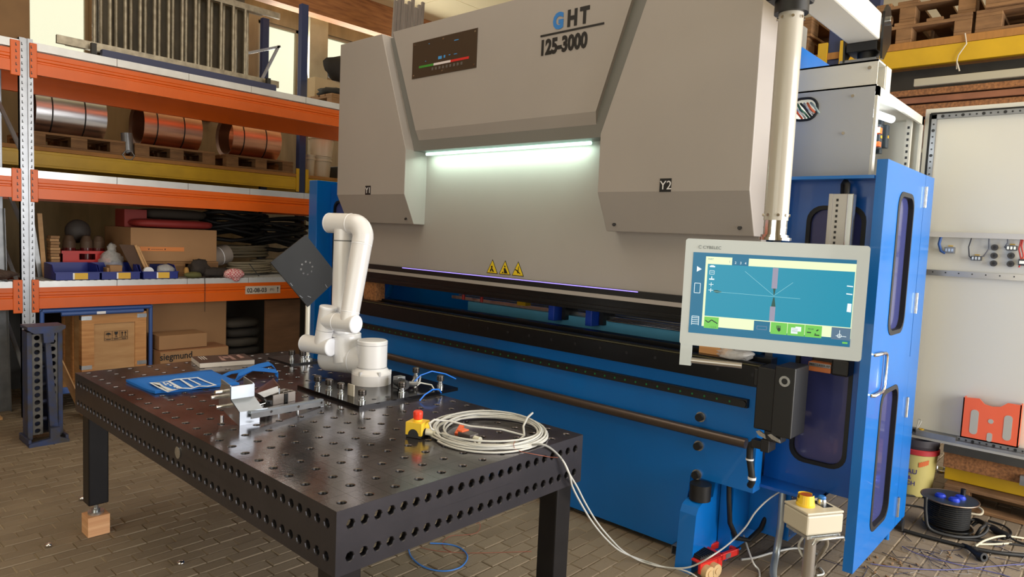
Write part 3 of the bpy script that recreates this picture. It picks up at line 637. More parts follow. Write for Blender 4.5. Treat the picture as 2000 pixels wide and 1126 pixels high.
for px, py in ((1943, 483), (1942, 499), (1941, 514), (1975, 499), (1974, 515)):
    p = at(px, py, 'x', 3.555); obj('push_button_socket', B().lathe(p, [(0, .012), (.008, .012), (.008, .018), (.017, .018), (.017, 0)], 16, (-1, 0, 0)), KN, cdv)
SWB = mat('switch_body', (60, 62, 66), .5)
for k, (px, py, w_, h_) in enumerate(((1855, 488, .05, .035), (1907, 504, .05, .024), (1976, 484, .05, .026), (1998, 512, .04, .035))):
    p = at(px, py, 'x', 3.54); sw = obj('switch_block', B().box(3.53, 3.56, p.y-w_/2, p.y+w_/2, p.z-h_/2, p.z+h_/2), SWB if k != 0 else SHEET, cdv, bev=.002)
    obj('yellow_tag', B().box(3.556, 3.559, p.y-.012, p.y+.012, p.z+h_/2+.004, p.z+h_/2+.010), LABELY, sw)
    obj('terminal', B().box(3.524, 3.53, p.y-w_/2+.005, p.y-w_/2+.015, p.z-.008, p.z+.008).box(3.524, 3.53, p.y+w_/2-.015, p.y+w_/2-.005, p.z-.008, p.z+.008).box(3.524, 3.53, p.y-.005, p.y+.005, p.z-.008, p.z+.008), ZINC, sw)
for k, (pts, c, r) in enumerate(((((1838, 462), (1834, 476), (1838, 490), (1846, 494)), (50, 90, 160), .008), (((1899, 460), (1892, 482), (1893, 500), (1900, 506)), (40, 42, 50), .003), (((1932, 460), (1931, 486), (1921, 500), (1908, 502)), (90, 92, 100), .003), (((1968, 462), (1968, 474), (1962, 482), (1970, 488)), (90, 92, 100), .003), (((1996, 462), (1990, 486), (1994, 505), (1998, 514)), (190, 60, 50), .004), (((1999, 462), (1995, 480), (1999, 500), (1990, 522)), (190, 60, 50), .004))):
    obj('wire', B().tube([at(px, py, 'x', 3.535) for px, py in pts], r, 6), mat('door_wire_%d' % k, c, .5), cdv)
OP = mat('orange_pocket', (238, 100, 62), .5)
pk = obj('document_pocket', B().prism([(-1.00, .635), (-1.268, .635), (-1.268, .872), (-1.205, .872), (-1.175, .845), (-1.135, .838), (-1.10, .845), (-1.075, .872), (-1.0, .865)], 'x', 3.49, 3.497).box(3.49, 3.555, -1.0, -1.006, .635, .865).box(3.49, 3.555, -1.268, -1.262, .635, .872).box(3.49, 3.555, -1.268, -1.0, .635, .642), OP, cdv, 'orange plastic document pocket')
PKH = mat('pocket_opening', (176, 172, 160), .5)
b = B()
for yc in (-1.06, -1.215): b.prism(rounded(yc-.019, yc+.019, .665, .805, .018), 'x', 3.4885, 3.49)
b.prism(rounded(-1.15, -1.125, .64, .69, .011), 'x', 3.4885, 3.49); b.cyl((3.49, -1.137, .755), (3.4885, -1.137, .755), .013, 16)
obj('opening', b, PKH, pk)
obj('bottom_rail', B().box(3.50, 3.55, -1.62, -.76, .590, .606).box(3.49, 3.54, -.98, -.78, .595, .625), SHEET, cdv)
obj('wire_tail', B().tube([at(1790, 840, 'x', 3.53), at(1795, 818, 'x', 3.53), at(1800, 822, 'x', 3.53), at(1792, 835, 'x', 3.53)], .004, 6), CABG, cdv)
one('sheet_ring', B().lathe((3.53, -.80, .622), [(.010, 0), (.014, 0), (.014, .008), (.010, .008), (.010, 0)], 12), YELLOW, 'tiny yellow green ring on the lower cabinet door rail', 'ring')
# ---------------------------------------------------------------- beam, arm, post and control screen
cb = thing('support_beam', 'grey square tube across the cabinet top carrying the screen arm', 'beam', (2.63, -.6, 2.475))
b = B(); xa, xb, za, zb, ya, yb_ = 2.57, 2.71, 2.472, 2.598, -.65, .05
b.box(xa, xa+.008, ya, yb_, za, zb).box(xb-.008, xb, ya, yb_, za, zb).box(xa, xb, ya, yb_, za, za+.008).box(xa, xb, ya, yb_, zb-.008, zb)
obj('tube', b, LGREY, cb); obj('flange', B().box(2.712, 2.80, -.655, .05, 2.47, 2.595), LGREY, cb, bev=.003)
obj('screw', B().cyl((2.57, -.615, 2.56), (2.562, -.615, 2.56), .009, 10), CHROME, cb)
obj('base_plate', B().box(2.57, 2.70, -.64, -.47, 2.598, 2.612), SHEET, cb, bev=.002)
ar = thing('swing_boom', 'swivel boom and cream post hanging the control screen in front of the press', 'boom', (2.63, -.57, 2.612))
obj('pivot', B().cyl((2.63, -.585, 2.612), (2.63, -.585, 2.66), .05, 24).box(2.56, 2.70, -.64, -.50, 2.645, 2.69), BLKPL, ar, 'black swivel joint', bev=.004)
FP = [(2.57, 2.60), (2.60, 2.60), (2.70, 2.70), (2.69, 2.80), (2.65, 2.855), (2.60, 2.86), (2.56, 2.82), (2.555, 2.72)]
fk = obj('fork_plate', B().prism(FP, 'y', -.665, -.655), BLACK, ar, 'black fork plate')
obj('fork_plate', B().prism(FP, 'y', -.495, -.485), BLACK, ar, 'black fork plate')
obj('bolt', B().cyl((2.63, -.665, 2.79), (2.63, -.68, 2.79), .022, 20), CHROME, fk)
obj('boom', B().box(1.60, 2.575, -.65, -.50, 2.69, 2.815), LGREY, ar, 'light grey square boom', bev=.008)
obj('elbow', B().box(1.495, 1.64, -.66, -.52, 2.60, 2.75).cyl((1.565, -.6, 2.555), (1.565, -.6, 2.62), .062, 28).cyl((1.565, -.6, 2.75), (1.565, -.6, 2.78), .05, 24), BLKPL, ar, 'black elbow joint', bev=.01)
POSTM = mat('post_cream', (182, 177, 167), .25, coat=.4)
po = obj('post', B().cyl((1.565, -.6, 1.772), (1.565, -.6, 2.562), .0455, 36), POSTM, ar, 'cream tubular post')
obj('collar', B().cyl((1.565, -.6, 1.712), (1.565, -.6, 1.772), .0435, 36).cyl((1.565, -.6, 1.742), (1.565, -.6, 1.746), .045, 36), CHROME, ar, 'chrome collar')
b = B()
for zz, nn in ((1.792, 8), (2.535, 8)):
    for k in range(nn): a = 2*PI*k/nn+.5; d = Vector((math.cos(a), math.sin(a), 0)); b.cyl(Vector((1.565, -.6, zz))+d*.044, Vector((1.565, -.6, zz))+d*.051, .006, 8)
obj('rivet', b, CHROME, po, kind='stuff')
PD = Vector((.34317, -.93927, 0)); PN = Vector((-.93927, -.34317, 0)); P0 = Vector((1.565, -.6, 0))+PN*.05   # screen: right, normal
def pp(s, z, k=0): return P0+PD*s+Vector((0, 0, z))+PN*k
mn = thing('control_screen', 'white framed flat control screen with teal graphics under the post', 'screen', tuple(pp(0, 1.26)))
obj('flange', B().cyl((1.565, -.6, 1.695), (1.565, -.6, 1.706), .062, 28).cyl((1.565, -.6, 1.706), (1.565, -.6, 1.716), .052, 28), CHROME, mn, 'chrome mounting flange')
def slab(s0, s1, z0, z1, k0, k1, r=0, n=5):
    b = B(); P = rounded(s0, s1, z0, z1, r, n) if r else [(s0, z0), (s1, z0), (s1, z1), (s0, z1)]
    A = [pp(p[0], p[1], k0) for p in P]; C = [pp(p[0], p[1], k1) for p in P]; b.poly(C); b.poly(A[::-1])
    for i in range(len(P)): j = (i+1) % len(P); b.poly([A[i], A[j], C[j], C[i]])
    return b
FRAME = mat('screen_frame_white', (186, 195, 198), .22, coat=.5)
obj('housing', slab(-.322, .322, 1.268, 1.684, -.045, -.006, .012), SHEET, mn)
obj('frame', slab(-.330, .332, 1.260, 1.688, -.006, .002, .012), FRAME, mn, 'white glass front frame', bev=.0015)
def em(name, col, k=1.0): return mat('screen_'+name, col, .35, emis=k*.70)
TEAL, CREAM, GREEN, TEALD, GRY, WHT, PURP, DKG = em('teal', (0, 134, 162)), em('cream', (222, 234, 190)), em('green', (106, 188, 80)), em('teal_dark', (0, 100, 134)), em('grey', (80, 108, 132)), em('white', (226, 238, 238)), em('mauve', (142, 138, 158)), em('dark_green', (24, 74, 66))
L_, R_, T_, Bt = -.2975, .2905, 1.6345, 1.3105
scr = obj('display', slab(L_, R_, Bt, T_, .002, .003), TEALD, mn, 'lit teal display with bending graphic')
W_, H_ = R_-L_, T_-Bt
def sx(u): return L_+u*W_
def sz(v): return T_-v*H_
def patch(nm, u0, u1, v0, v1, m_, k=.0036): return obj(nm, slab(sx(u0), sx(u1), sz(v1), sz(v0), .003, k), m_, scr)
patch('screen_field', .085, 1.0, .045, .905, CREAM)
patch('screen_field', .10, .995, .135, .775, TEAL, .004)
patch('screen_field', .255, .36, .045, .137, TEALD, .004)
patch('screen_field', .002, .985, .905, .97, TEALD, .004)
for u0, u1, m_ in ((.10, .195, GREEN), (.42, .52, TEALD), (.525, .625, GREEN), (.628, .73, GREEN), (.733, .832, GREEN), (.888, .998, GRY)): patch('screen_button', u0, u1, .785, .925, m_, .0044)
patch('screen_shape', .512, .546, .14, .385, PURP, .0046); patch('screen_shape', .512, .545, .60, .775, PURP, .0046)
b = B()
def lineS(b, u0, v0, u1, v1, t, k=.0048):
    p, q = pp(sx(u0), sz(v0), k), pp(sx(u1), sz(v1), k); b.bar(p, q, t, .0003, up=PN)
for a in ((.15, .47, .69, .485), (.34, .20, .53, .47), (.53, .47, .64, .30)): lineS(b, *a, .0012)
obj('screen_line', b, em('pale_line', (130, 196, 206)), scr)
b = B(); P = lambda u, v: pp(sx(u), sz(v), .0047)
b.poly([P(.522, .385), P(.538, .385), P(.536, .43), P(.530, .48), P(.526, .43)]); b.poly([P(.527, .49), P(.535, .49), P(.545, .60), P(.518, .60)]); b.poly([P(.15, .455), P(.17, .45), P(.20, .465), P(.20, .475), P(.17, .485), P(.15, .475)])
obj('screen_shape', b, DKG, scr)
def icon(lines=(), polys=(), m_=WHT, k=.0048):
    b = B()
    for u0, v0, u1, v1, t in lines: lineS(b, u0, v0, u1, v1, t, k)
    for q in polys: b.poly([pp(sx(u), sz(v), k) for u, v in q])
    return obj('screen_icon', b, m_, scr)
icon(polys=[((.030, .17), (.062, .205), (.030, .24))])
icon([(.022, .38, .06, .38, .002), (.06, .38, .06, .50, .002), (.06, .50, .022, .50, .002), (.022, .50, .022, .38, .002)])
icon([(.02, .81+.025*k, .062, .81+.025*k, .002) for k in range(4)]+[(.018, .79, .018, .90, .002), (.064, .79, .064, .90, .002), (.018, .79, .064, .79, .002)])
icon([(.113, .165, .148, .165, .0055), (.12, .153, .14, .153, .002)])
icon([(.115, .215, .145, .215, .0014), (.145, .215, .145, .26, .0014), (.145, .26, .115, .26, .0014), (.115, .26, .115, .215, .0014), (.12, .235, .14, .235, .0014)])
icon([(.115, .32, .148, .32, .005), (.131, .285, .131, .32, .003)])
for v in (.385, .455): icon([(.115, v, .145, v, .002), (.13, v-.025, .13, v+.025, .002)])
for v in (.30, .39): icon([(.955, v, .99, v+.004, .004)])
icon(polys=[((.967, .50), (.99, .50), (.99, .60), (.965, .595))])
icon([(.935, .815, .935, .90, .0018), (.915, .88, .975, .885, .0018)]+[(.935+.012*math.cos(PI*k/4), .88+.022*math.sin(PI*k/4), .935+.012*math.cos(PI*k/4+PI/4), .88+.022*math.sin(PI*k/4+PI/4), .0016) for k in range(8)])
icon(polys=[((.65, .83), (.69, .83), (.69, .90), (.65, .90)), ((.675, .815), (.71, .815), (.71, .87), (.675, .87))])
EI = em('ink', (16, 44, 40))
icon([(.108, .83, .128, .855, .004), (.128, .855, .148, .82, .004), (.148, .82, .188, .86, .004)], m_=EI, k=.005)
icon([(u, .86, u, .82, .0022) for u in (.563, .569, .576, .583)], [((.567, .85), (.585, .845), (.587, .875), (.577, .895), (.565, .87))], EI, .005)
icon([(.745, .87, .77, .87, .0045)], m_=EI, k=.005)
icon([(.80, .845, .812, .83, .0045), (.79, .895, .82, .895, .0045), (.795, .885, .795, .875, .0045)], m_=EI, k=.005)
icon([(.655, .845+.016*k, .69, .845+.016*k, .0012) for k in range(3)], m_=EI, k=.005)
b = B()
for a in ((.44, .845, .50, .845), (.50, .845, .50, .885), (.50, .885, .44, .885), (.44, .885, .44, .845)): lineS(b, *a, .001, .005)
obj('screen_icon', b, PURP, scr)
obj('screen_icon', slab(sx(.955), sx(.985), sz(.965), sz(.945), .004, .0046), GREEN, scr)
for s_, u, v, sz_, m_ in (('2', .272, .118, .013, WHT), ('3', .305, .118, .013, WHT), ('4', .335, .118, .013, WHT), ('1', .235, .11, .013, PURP), ('PART', .10, .085, .009, TEALD), ('1 2 3 4', .138, .915, .009, DKG), ('90.00', .75, .838, .009, DKG)):
    text('lettering', s_, sz_, pp(sx(u), sz(v), .0052), (PD, (0, 0, 1)), m_, scr, ext=.0001)
text('lettering', 'CYBELEC', .0165, pp(-.262, 1.650, .0035), (PD, (0, 0, 1)), mat('frame_ink', (96, 104, 108), .5), mn, ext=.0001, sx=1.05, label='small grey maker lettering')
obj('maker_mark', B().tube([pp(-.272+.006*math.cos(a), 1.656+.006*math.sin(a), .0036) for a in [PI*.25+k*PI/6 for k in range(10)]], .0008, 6), mat('frame_ink', (96, 104, 108), .5), mn)
hd = obj('handle', slab(-.325, -.280, 1.176, 1.262, -.02, .004), FRAME, mn, 'white handle bracket under the screen', bev=.003)
obj('grip', B().cyl(pp(-.28, 1.197, -.008), pp(-.085, 1.197, -.008), .012, 20), ALU, hd, 'brushed metal handle bar')
# ---------------------------------------------------------------- robot arm on its plate
ra = math.radians(12); RU = Vector((-math.sin(ra), math.cos(ra), 0)); RV = Vector((math.cos(ra), math.sin(ra), 0))
RB = Vector((1.05, 1.21, 0))
def rp(u, v, z): return RB+RU*u+RV*v+Vector((0, 0, z))
PZ = TT+.016
pla = one('base_plate', B().prism([(.715, .90), (1.33, .90), (1.33, 1.43), (.715, 1.43)], 'z', TT, PZ), mat('polished_black', (30, 30, 33), .14, .6), 'black steel plate under the white robot arm', 'plate', bev=.002)
b = B()
for x_ in (.84, .92, 1.2): b.cyl((x_, .96, PZ), (x_, .96, PZ+.0006), .011, 16)
obj('hole', b, RUBBER, pla, kind='stuff')
rb_ = thing('robot_arm', 'white tubular robot arm folded upright on the welding table', 'robot', tuple(rp(.045, 0, PZ)))
b = B(); b.lathe(rp(.045, 0, 0), [(0, PZ), (.102, PZ), (.102, PZ+.052), (.098, PZ+.060), (.080, PZ+.080), (.080, PZ+.086)], 48)
obj('base', b, WHITE, rb_)
b = B()
for k in range(6): a = PI/3*k+.3; p = rp(.045, 0, PZ+.06)+Vector((math.cos(a), math.sin(a), 0))*.094; b.cyl(p-Vector((0, 0, .01)), p+Vector((0, 0, .012)), .009, 12)
obj('bolt_pocket', b, mat('pocket_grey', (196, 196, 198), .4), rb_)
b = B().lathe(rp(.045, 0, 0), [(.078, PZ+.086), (.078, 1.070)], 48).lathe(rp(.045, 0, 0), [(.0785, 1.072), (.0785, 1.089), (.073, 1.093), (0, 1.094)], 48)
obj('base_housing', b, WHITE, rb_)
obj('joint_ring', B().lathe(rp(.045, 0, 0), [(.0775, 1.069), (.0775, 1.073)], 48).lathe(rp(.045, 0, 0), [(.0790, PZ+.083), (.0790, PZ+.088)], 48), mat('ring_grey', (120, 122, 126), .5), rb_)
lp = rp(.045, 0, .94)+Vector((.0, -.0, 0))
a0 = math.atan2(-1.637-lp.y, -1.108-lp.x)
for k in range(1): pass
b = B(); n = 6
for k in range(n):
    t0 = a0+.42+.13*k; t1 = t0+.13; c = rp(.045, 0, 0)
    b.poly([c+Vector((math.cos(t0)*.0788, math.sin(t0)*.0788, .925)), c+Vector((math.cos(t1)*.0788, math.sin(t1)*.0788, .925)), c+Vector((math.cos(t1)*.0788, math.sin(t1)*.0788, .952)), c+Vector((math.cos(t0)*.0788, math.sin(t0)*.0788, .952))])
obj('type_label', b, mat('type_label', (172, 178, 184), .4), rb_, 'small grey type label')
# shoulder
sh = obj('shoulder', B().tube([rp(.06, 0, .985), rp(.12, 0, .978), rp(.20, 0, .97), rp(.355, 0, .962)], .074, 40).lathe(rp(.355, 0, .962), [(.074, 0), (.073, .008), (.066, .014), (0, .015)], 40, RU), WHITE, rb_)
obj('shoulder_ring', B().lathe(rp(.155, 0, .974), [(.0755, -.003), (.0765, 0), (.0755, .003)], 40, RU), CAPW, sh)
obj('shoulder_neck', B().tube([rp(.21, 0, .96), rp(.225, 0, 1.03), rp(.235, 0, 1.092)], .082, 40), WHITE, sh)
obj('neck_cap', B().lathe(rp(.236, 0, 1.094), [(.083, 0), (.083, .012), (.078, .017), (0, .018)], 40), WHITE, sh)
R1 = .054
ua = obj('upper_arm', B().tube([rp(.257, 0, 1.09), rp(.262, 0, 1.30), rp(.265, 0, 1.66)], R1, 36, rs=[.060, .056, .052]), WHITE, rb_)
obj('arm_ring', B().lathe(rp(.2645, 0, 1.60), [(.0535, -.003), (.0548, 0), (.0535, .003)], 36), mat('ring_grey', (120, 122, 126), .5), ua)
# elbow: horizontal tube bending down into the forearm
path = [rp(.365, 0, 1.69), rp(.26, 0, 1.69), rp(.20, 0, 1.69)]
cx_, cz_ = .185, 1.625; 
for k in range(0, 9):
    t = PI/2*k/8; path.append(rp(.195-.068*math.sin(t), -.004*k/8, 1.69-.068*(1-math.cos(t))))
path += [rp(.126, -.012, 1.59)]
el = obj('elbow', B().tube(path, R1, 40), WHITE, rb_)
obj('end_cap', B().lathe(rp(.365, 0, 1.69), [(R1+.0005, -.004), (R1+.0005, .006), (R1-.006, .012), (0, .013)], 40, RU), CAPW, el)
obj('elbow_ring', B().lathe(rp(.215, 0, 1.69), [(R1, -.003), (R1+.0015, 0), (R1, .003)], 40, RU), CAPW, el)
fa = obj('forearm', B().tube([rp(.126, -.012, 1.592), rp(.126, -.095, 1.19)], .052, 40, rs=[.0535, .047]), WHITE, rb_)
obj('arm_ring', B().lathe(rp(.126, -.014, 1.585), [(.0540, -.002), (.0552, 0), (.0540, .002)], 40, (rp(0, -.095, 1.19)-rp(0, -.012, 1.592))), CAPW, fa)
obj('arm_ring', B().lathe(rp(.126, -.085, 1.238), [(.0485, -.002), (.0495, 0), (.0485, .002)], 40, (rp(0, -.095, 1.19)-rp(0, -.012, 1.592))), CAPW, fa)
R2 = .0465
w1 = obj('wrist', B().cyl(rp(.075, -.098, 1.180), rp(.275, -.098, 1.180), R2, 40), WHITE, rb_)
obj('end_cap', B().lathe(rp(.075, -.098, 1.180), [(R2+.0005, -.003), (R2+.0005, .004), (R2-.004, .008), (0, .009)], 40, -RU), CAPW, w1)
obj('wrist_ring', B().lathe(rp(.205, -.098, 1.18), [(R2, -.003), (R2+.0015, 0), (R2, .003)], 40, RU), CAPW, w1)
w2 = obj('wrist', B().cyl(rp(.300, -.100, 1.055), rp(.270, -.096, 1.245), R2-.001, 40), WHITE, rb_)
obj('end_cap', B().lathe(rp(.270, -.096, 1.245), [(R2-.0005, -.002), (R2-.0005, .006), (R2-.004, .010), (0, .011)], 40, (rp(.270, -.096, 1.245)-rp(.300, -.100, 1.055))), CAPW, w2)
obj('wrist_ring', B().lathe(rp(.288, -.098, 1.128), [(R2-.001, -.001), (R2, 0), (R2-.001, .001)], 40, (rp(.270, -.096, 1.245)-rp(.300, -.100, 1.055))), mat('ring_grey', (120, 122, 126), .5), w2)
w3 = obj('wrist', B().cyl(rp(.240, -.100, 1.042), rp(.425, -.100, 1.042), R2, 40), WHITE, rb_)
obj('end_cap', B().lathe(rp(.240, -.100, 1.042), [(R2+.0005, -.003), (R2+.0005, .004), (R2-.004, .008), (0, .009)], 40, -RU), CAPW, w3)
obj('end_cap', B().lathe(rp(.425, -.100, 1.042), [(R2+.0005, -.003), (R2+.0005, .006), (R2-.007, .013), (0, .015)], 40, RU), CAPW, w3)
cpk = thing('cable_plug', 'black robot cable plug at the foot of the white base', 'plug', (1.12, 1.06, PZ))
obj('plug_body', B().cyl((1.08, 1.09, PZ+.03), (1.07, 1.01, PZ+.028), .024, 18).cyl((1.075, 1.05, PZ+.029), (1.074, 1.04, PZ+.029), .028, 12), BLKPL, cpk)
obj('socket', B().box(1.06, 1.11, 1.06, 1.10, PZ, PZ+.06).cyl((1.11, 1.03, PZ+.025), (1.14, 1.0, PZ+.025), .014, 12), SHEET, cpk, bev=.003)
# clamping bolts
KNB = mat('knurled_bolt', (96, 88, 82), .35, .8, var=.4, scale=60)
def bolt(pos, label, z0=TT):
    t = thing('clamping_bolt', label, 'bolt', pos, 'knurled clamping bolts')
    x_, y_, z_ = pos
    b = B().lathe((x_, y_, z_), [(0, .066), (.012, .067), (.018, .064), (.019, .052), (.019, .040), (.013, .036)], 20)
    obj('knob', b, KNB, t)
    obj('shank', B().lathe((x_, y_, z_), [(.010, .036), (.010, .028), (.013, .026), (.013, .016), (.0165, .014), (.0165, 0)], 20), ZINC, t)
    b = B()
    for k in range(2): b.lathe((x_, y_, z_+.044+.010*k), [(.0192, 0), (.0196, .002), (.0192, .004)], 20)
    obj('knurl', b, BLACK, t); return t
LB = ['clamping bolt nearest the left corner of the robot plate', 'second clamping bolt from the left along the robot plate edge', 'third clamping bolt along the robot plate edge with a light tag behind', 'clamping bolt on the front corner of the robot plate', 'clamping bolt beside the black robot plug', 'clamping bolt on the right corner of the robot plate', 'clamping bolt behind the blue air hose at the rear plate edge']
protob = None
for (x_, y_), la in zip(((.75, 1.30), (.75, 1.20), (.75, 1.10), (.75, .93), (1.0, .95), (1.25, .95), (1.28, 1.18)), LB):
    z_ = PZ if True else TT
    if not protob: protob = bolt((x_, y_, z_), la)
    else: copy_tree(protob, None, (x_, y_, z_), label=la)
one('paper_tag', B().prism([(.795, 1.06), (.80, 1.06), (.80, 1.11), (.795, 1.11)], 'z', PZ, PZ+.055), mat('tag_cream', (196, 188, 172), .7), 'small cream tag standing behind a clamping bolt', 'tag')
HB = mat('air_hose_blue', (26, 120, 236), .35)
one('air_hose', B().tube([(1.15, 1.05, PZ+.02), (1.20, 1.05, PZ+.055), (1.27, 1.04, PZ+.07), (1.33, 1.0, PZ+.055), (1.37, .96, PZ+.03)], .0035, 8), HB, 'thin blue air hose arching over the robot plate', 'hose')
P_ = lambda px, py, z: at(px, py, 'z', z)
one('air_hose', B().tube([(1.02, .84, TT+.006), (1.05, .84, TT+.03), (1.11, .85, TT+.046), (1.17, .87, TT+.035), (1.194, .88, TT+.012)], .0035, 8), HB, 'short blue air hose end arching above the rear table edge', 'hose')
b = B().tube([(1.13, 1.02, PZ+.01), (1.17, 1.02, PZ+.03), (1.21, 1.06, PZ+.045), (1.20, 1.09, PZ+.04), (1.16, 1.07, PZ+.02), (1.12, 1.04, PZ+.01)], .004, 8).tube([(1.12, 1.0, PZ+.01), (1.16, 1.0, PZ+.03), (1.20, .96, PZ+.02), (1.19, .93, PZ+.006)], .004, 8)
one('cable_loop', b, CABG, 'light grey cable loops behind the robot plug', 'cable')
# square plate on a post at the far corner
sd = thing('plate_stand', 'black square plate turned on its corner, held on a white post', 'stand', (1.10, 1.99, TT))
y_ = 1.96; Q4 = [(1.063, 1.617), (.844, 1.454), (1.087, 1.190), (1.300, 1.362)]
BPL = mat('black_anodised', (34, 34, 36), .42, .3, var=.2, scale=5)
pt = obj('square_plate', B().prism(Q4, 'y', y_-.004, y_+.004), BPL, sd, bev=.001)
c0 = at(599, 523, 'y', y_-.005); b = B()
for k in range(8): a = 2*PI*k/8+.2; p = Vector((c0.x+.038*math.cos(a), y_-.0045, c0.z+.038*math.sin(a))); b.cyl(p, p-Vector((0, .0012, 0)), .0062, 12)
obj('screw', b, CHROME, pt)
b = B()
for (px, py), an in zip(((569, 555), (588, 579), (604, 579), (637, 558)), (-50, -35, -20, -55)):
    p = at(px, py, 'y', y_-.0045); d = Vector((math.cos(math.radians(an)), 0, math.sin(math.radians(an)))); b.bar(p-d*.012, p+d*.012, .003, .003)
obj('slot', b, SHEET, pt)
obj('post', B().cyl((1.105, 1.985, TT+.02), (1.105, 1.985, 1.40), .0145, 20).box(1.07, 1.14, 1.965, 2.0, 1.33, 1.45), mat('post_light', (216, 212, 200), .3, .2), sd, 'pale round post')
obj('foot', B().lathe((1.105, 1.985, TT+.01), [(.035, 0), (.035, .012), (.022, .02), (.022, .035), (.018, .04)], 24), ZINC, sd)
obj('foot_plate', B().prism([(.98, 1.95), (1.18, 1.95), (1.18, 2.22), (.98, 2.22)], 'z', TT, TT+.010), BLACK, sd, bev=.001)
for (x_, yy), la in zip(((1.03, 2.03), (1.07, 1.975)), ('clamping bolt left of the pale post foot at the far table corner', 'clamping bolt directly in front of the pale post foot')):
    copy_tree(protob, None, (x_, yy, TT+.01), label=la)
# apron, book
APB = mat('apron_blue', (8, 104, 194), .75, bump=.15, bscale=500); PRT = mat('apron_print', (214, 222, 232), .7)
ap = thing('apron', 'folded blue apron with white printed badge and long straps', 'apron', (.33, 1.84, TT))
def sheetgrid(pts, z, th, nu=10, nv=8, amp=.002):
    """wavy cloth sheet on four corners"""
    b = B(); A = [Vector((*p, 0)) for p in pts]; g = []
    for i in range(nu+1):
        for j in range(nv+1):
            u, v = i/nu, j/nv; p = (A[0]*(1-u)+A[1]*u)*(1-v)+(A[3]*(1-u)+A[2]*u)*v
            g.append(Vector((p.x, p.y, z+amp*(math.sin(7*u+3*v)+math.sin(9*v-4*u))+.004*max(0, 1-12*abs(u-.02)))))
    n = len(b.v); b.v += [tuple(p) for p in g]+[tuple(p-Vector((0, 0, th))) for p in g]; m_ = len(g)
    for i in range(nu):
        for j in range(nv):
            a = i*(nv+1)+j; b.f.append((n+a, n+a+nv+1, n+a+nv+2, n+a+1)); b.sm.append(True); b.f.append((n+m_+a, n+m_+a+1, n+m_+a+nv+2, n+m_+a+nv+1)); b.sm.append(True)
    bd = [i*(nv+1) for i in range(nu+1)]+[nu*(nv+1)+j for j in range(1, nv+1)]+[i*(nv+1)+nv for i in range(nu-1, -1, -1)]+list(range(nv-1, 0, -1))
    for k in range(len(bd)): l = (k+1) % len(bd); b.f.append((n+bd[k], n+bd[l], n+m_+bd[l], n+m_+bd[k])); b.sm.append(False)
    return b
obj('cloth', sheetgrid([(.12, 2.03), (.135, 1.70), (.525, 1.66), (.545, 2.02)], TT+.012, .012), APB, ap)
# printed badge: outline band, blocks
def onap(px, py): p = at(px, py, 'z', TT+.0175); return p
s_ = 320/2000
def zq(x, y): return onap(240+x*s_, 680+y*s_)
def band(b, P, Q):
    for k in range(len(P)-1): b.poly([P[k], P[k+1], Q[k+1], Q[k]])
b = B()
ol = [(320, 418), (440, 412), (560, 395), (640, 372), (760, 362), (915, 350), (1020, 398), (1150, 448), (1040, 468), (930, 465), (835, 495), (700, 490), (600, 520), (548, 536)]
inn = [(352, 425), (450, 420), (575, 402), (650, 382), (765, 374), (900, 360), (1000, 405), (1105, 446), (1030, 456), (925, 455), (830, 482), (720, 480), (700, 488), (560, 520)]
for k in range(len(ol)-1): b.poly([zq(*ol[k]), zq(*ol[k+1]), zq(*inn[k+1]), zq(*inn[k])])
b.poly([zq(320, 418), zq(352, 425), zq(450, 450), zq(560, 520), zq(548, 536), zq(430, 480)])
b.poly([zq(352, 425), zq(440, 414), zq(500, 458), zq(650, 500), zq(548, 530), zq(470, 490)]); b.poly([zq(540, 402), zq(575, 400), zq(735, 486), zq(690, 494)])
b.poly([zq(690, 378), zq(715, 376), zq(870, 468), zq(830, 474)]); b.poly([zq(790, 374), zq(812, 372), zq(960, 442), zq(935, 448)])
for k in range(len(b.v)): b.v[k] = tuple(Vector(b.v[k])+Vector((0, 0, .0006*1)))
pr = obj('print', b, PRT, ap, 'white printed workpiece badge')
b = B()
for P in (((440, 414), (535, 408), (690, 488), (610, 500), (500, 460)),):
    b.poly([Vector(zq(*p))+Vector((0, 0, .0012)) for p in P])
obj('print_field', b, APB, pr)
b = B()
for (x_, y_) in ((480, 425), (525, 432), (560, 452), (610, 470), (500, 445), (640, 482)):
    P = [(x_, y_-7), (x_+26, y_-9), (x_+44, y_+6), (x_+18, y_+9)]; b.poly([Vector(zq(*p))+Vector((0, 0, .0018)) for p in P])
obj('print_letters', b, PRT, pr)
def ribbon(path, wv, th=.003):
    b = B(); P = [Vector(p) for p in path]
    for k in range(len(P)-1):
        w0, w1_ = Vector(wv[k]), Vector(wv[k+1]); b.poly([P[k]-w0, P[k+1]-w1_, P[k+1]+w1_, P[k]+w0], True)
        o = Vector((0, 0, -th)); b.poly([P[k]-w0+o, P[k]+w0+o, P[k+1]+w1_+o, P[k+1]-w1_+o], True)
        b.poly([P[k]-w0, P[k]-w0+o, P[k+1]-w1_+o, P[k+1]-w1_]); b.poly([P[k]+w0, P[k+1]+w1_, P[k+1]+w1_+o, P[k]+w0+o])
    return b
wz = (0.004, .018, .006)
obj('strap', ribbon([at(432, 735, 'z', TT+.01), at(450, 727, 'z', TT+.02), at(480, 722, 'z', TT+.035), at(505, 714, 'z', TT+.045), at(527, 709, 'z', TT+.05), at(536, 716, 'z', TT+.03)], [(0, .012, .002), (0, .014, .003), (.003, .018, .004), (.003, .022, .006), (.003, .022, .006), (.0, .018, .01)]), APB, ap)
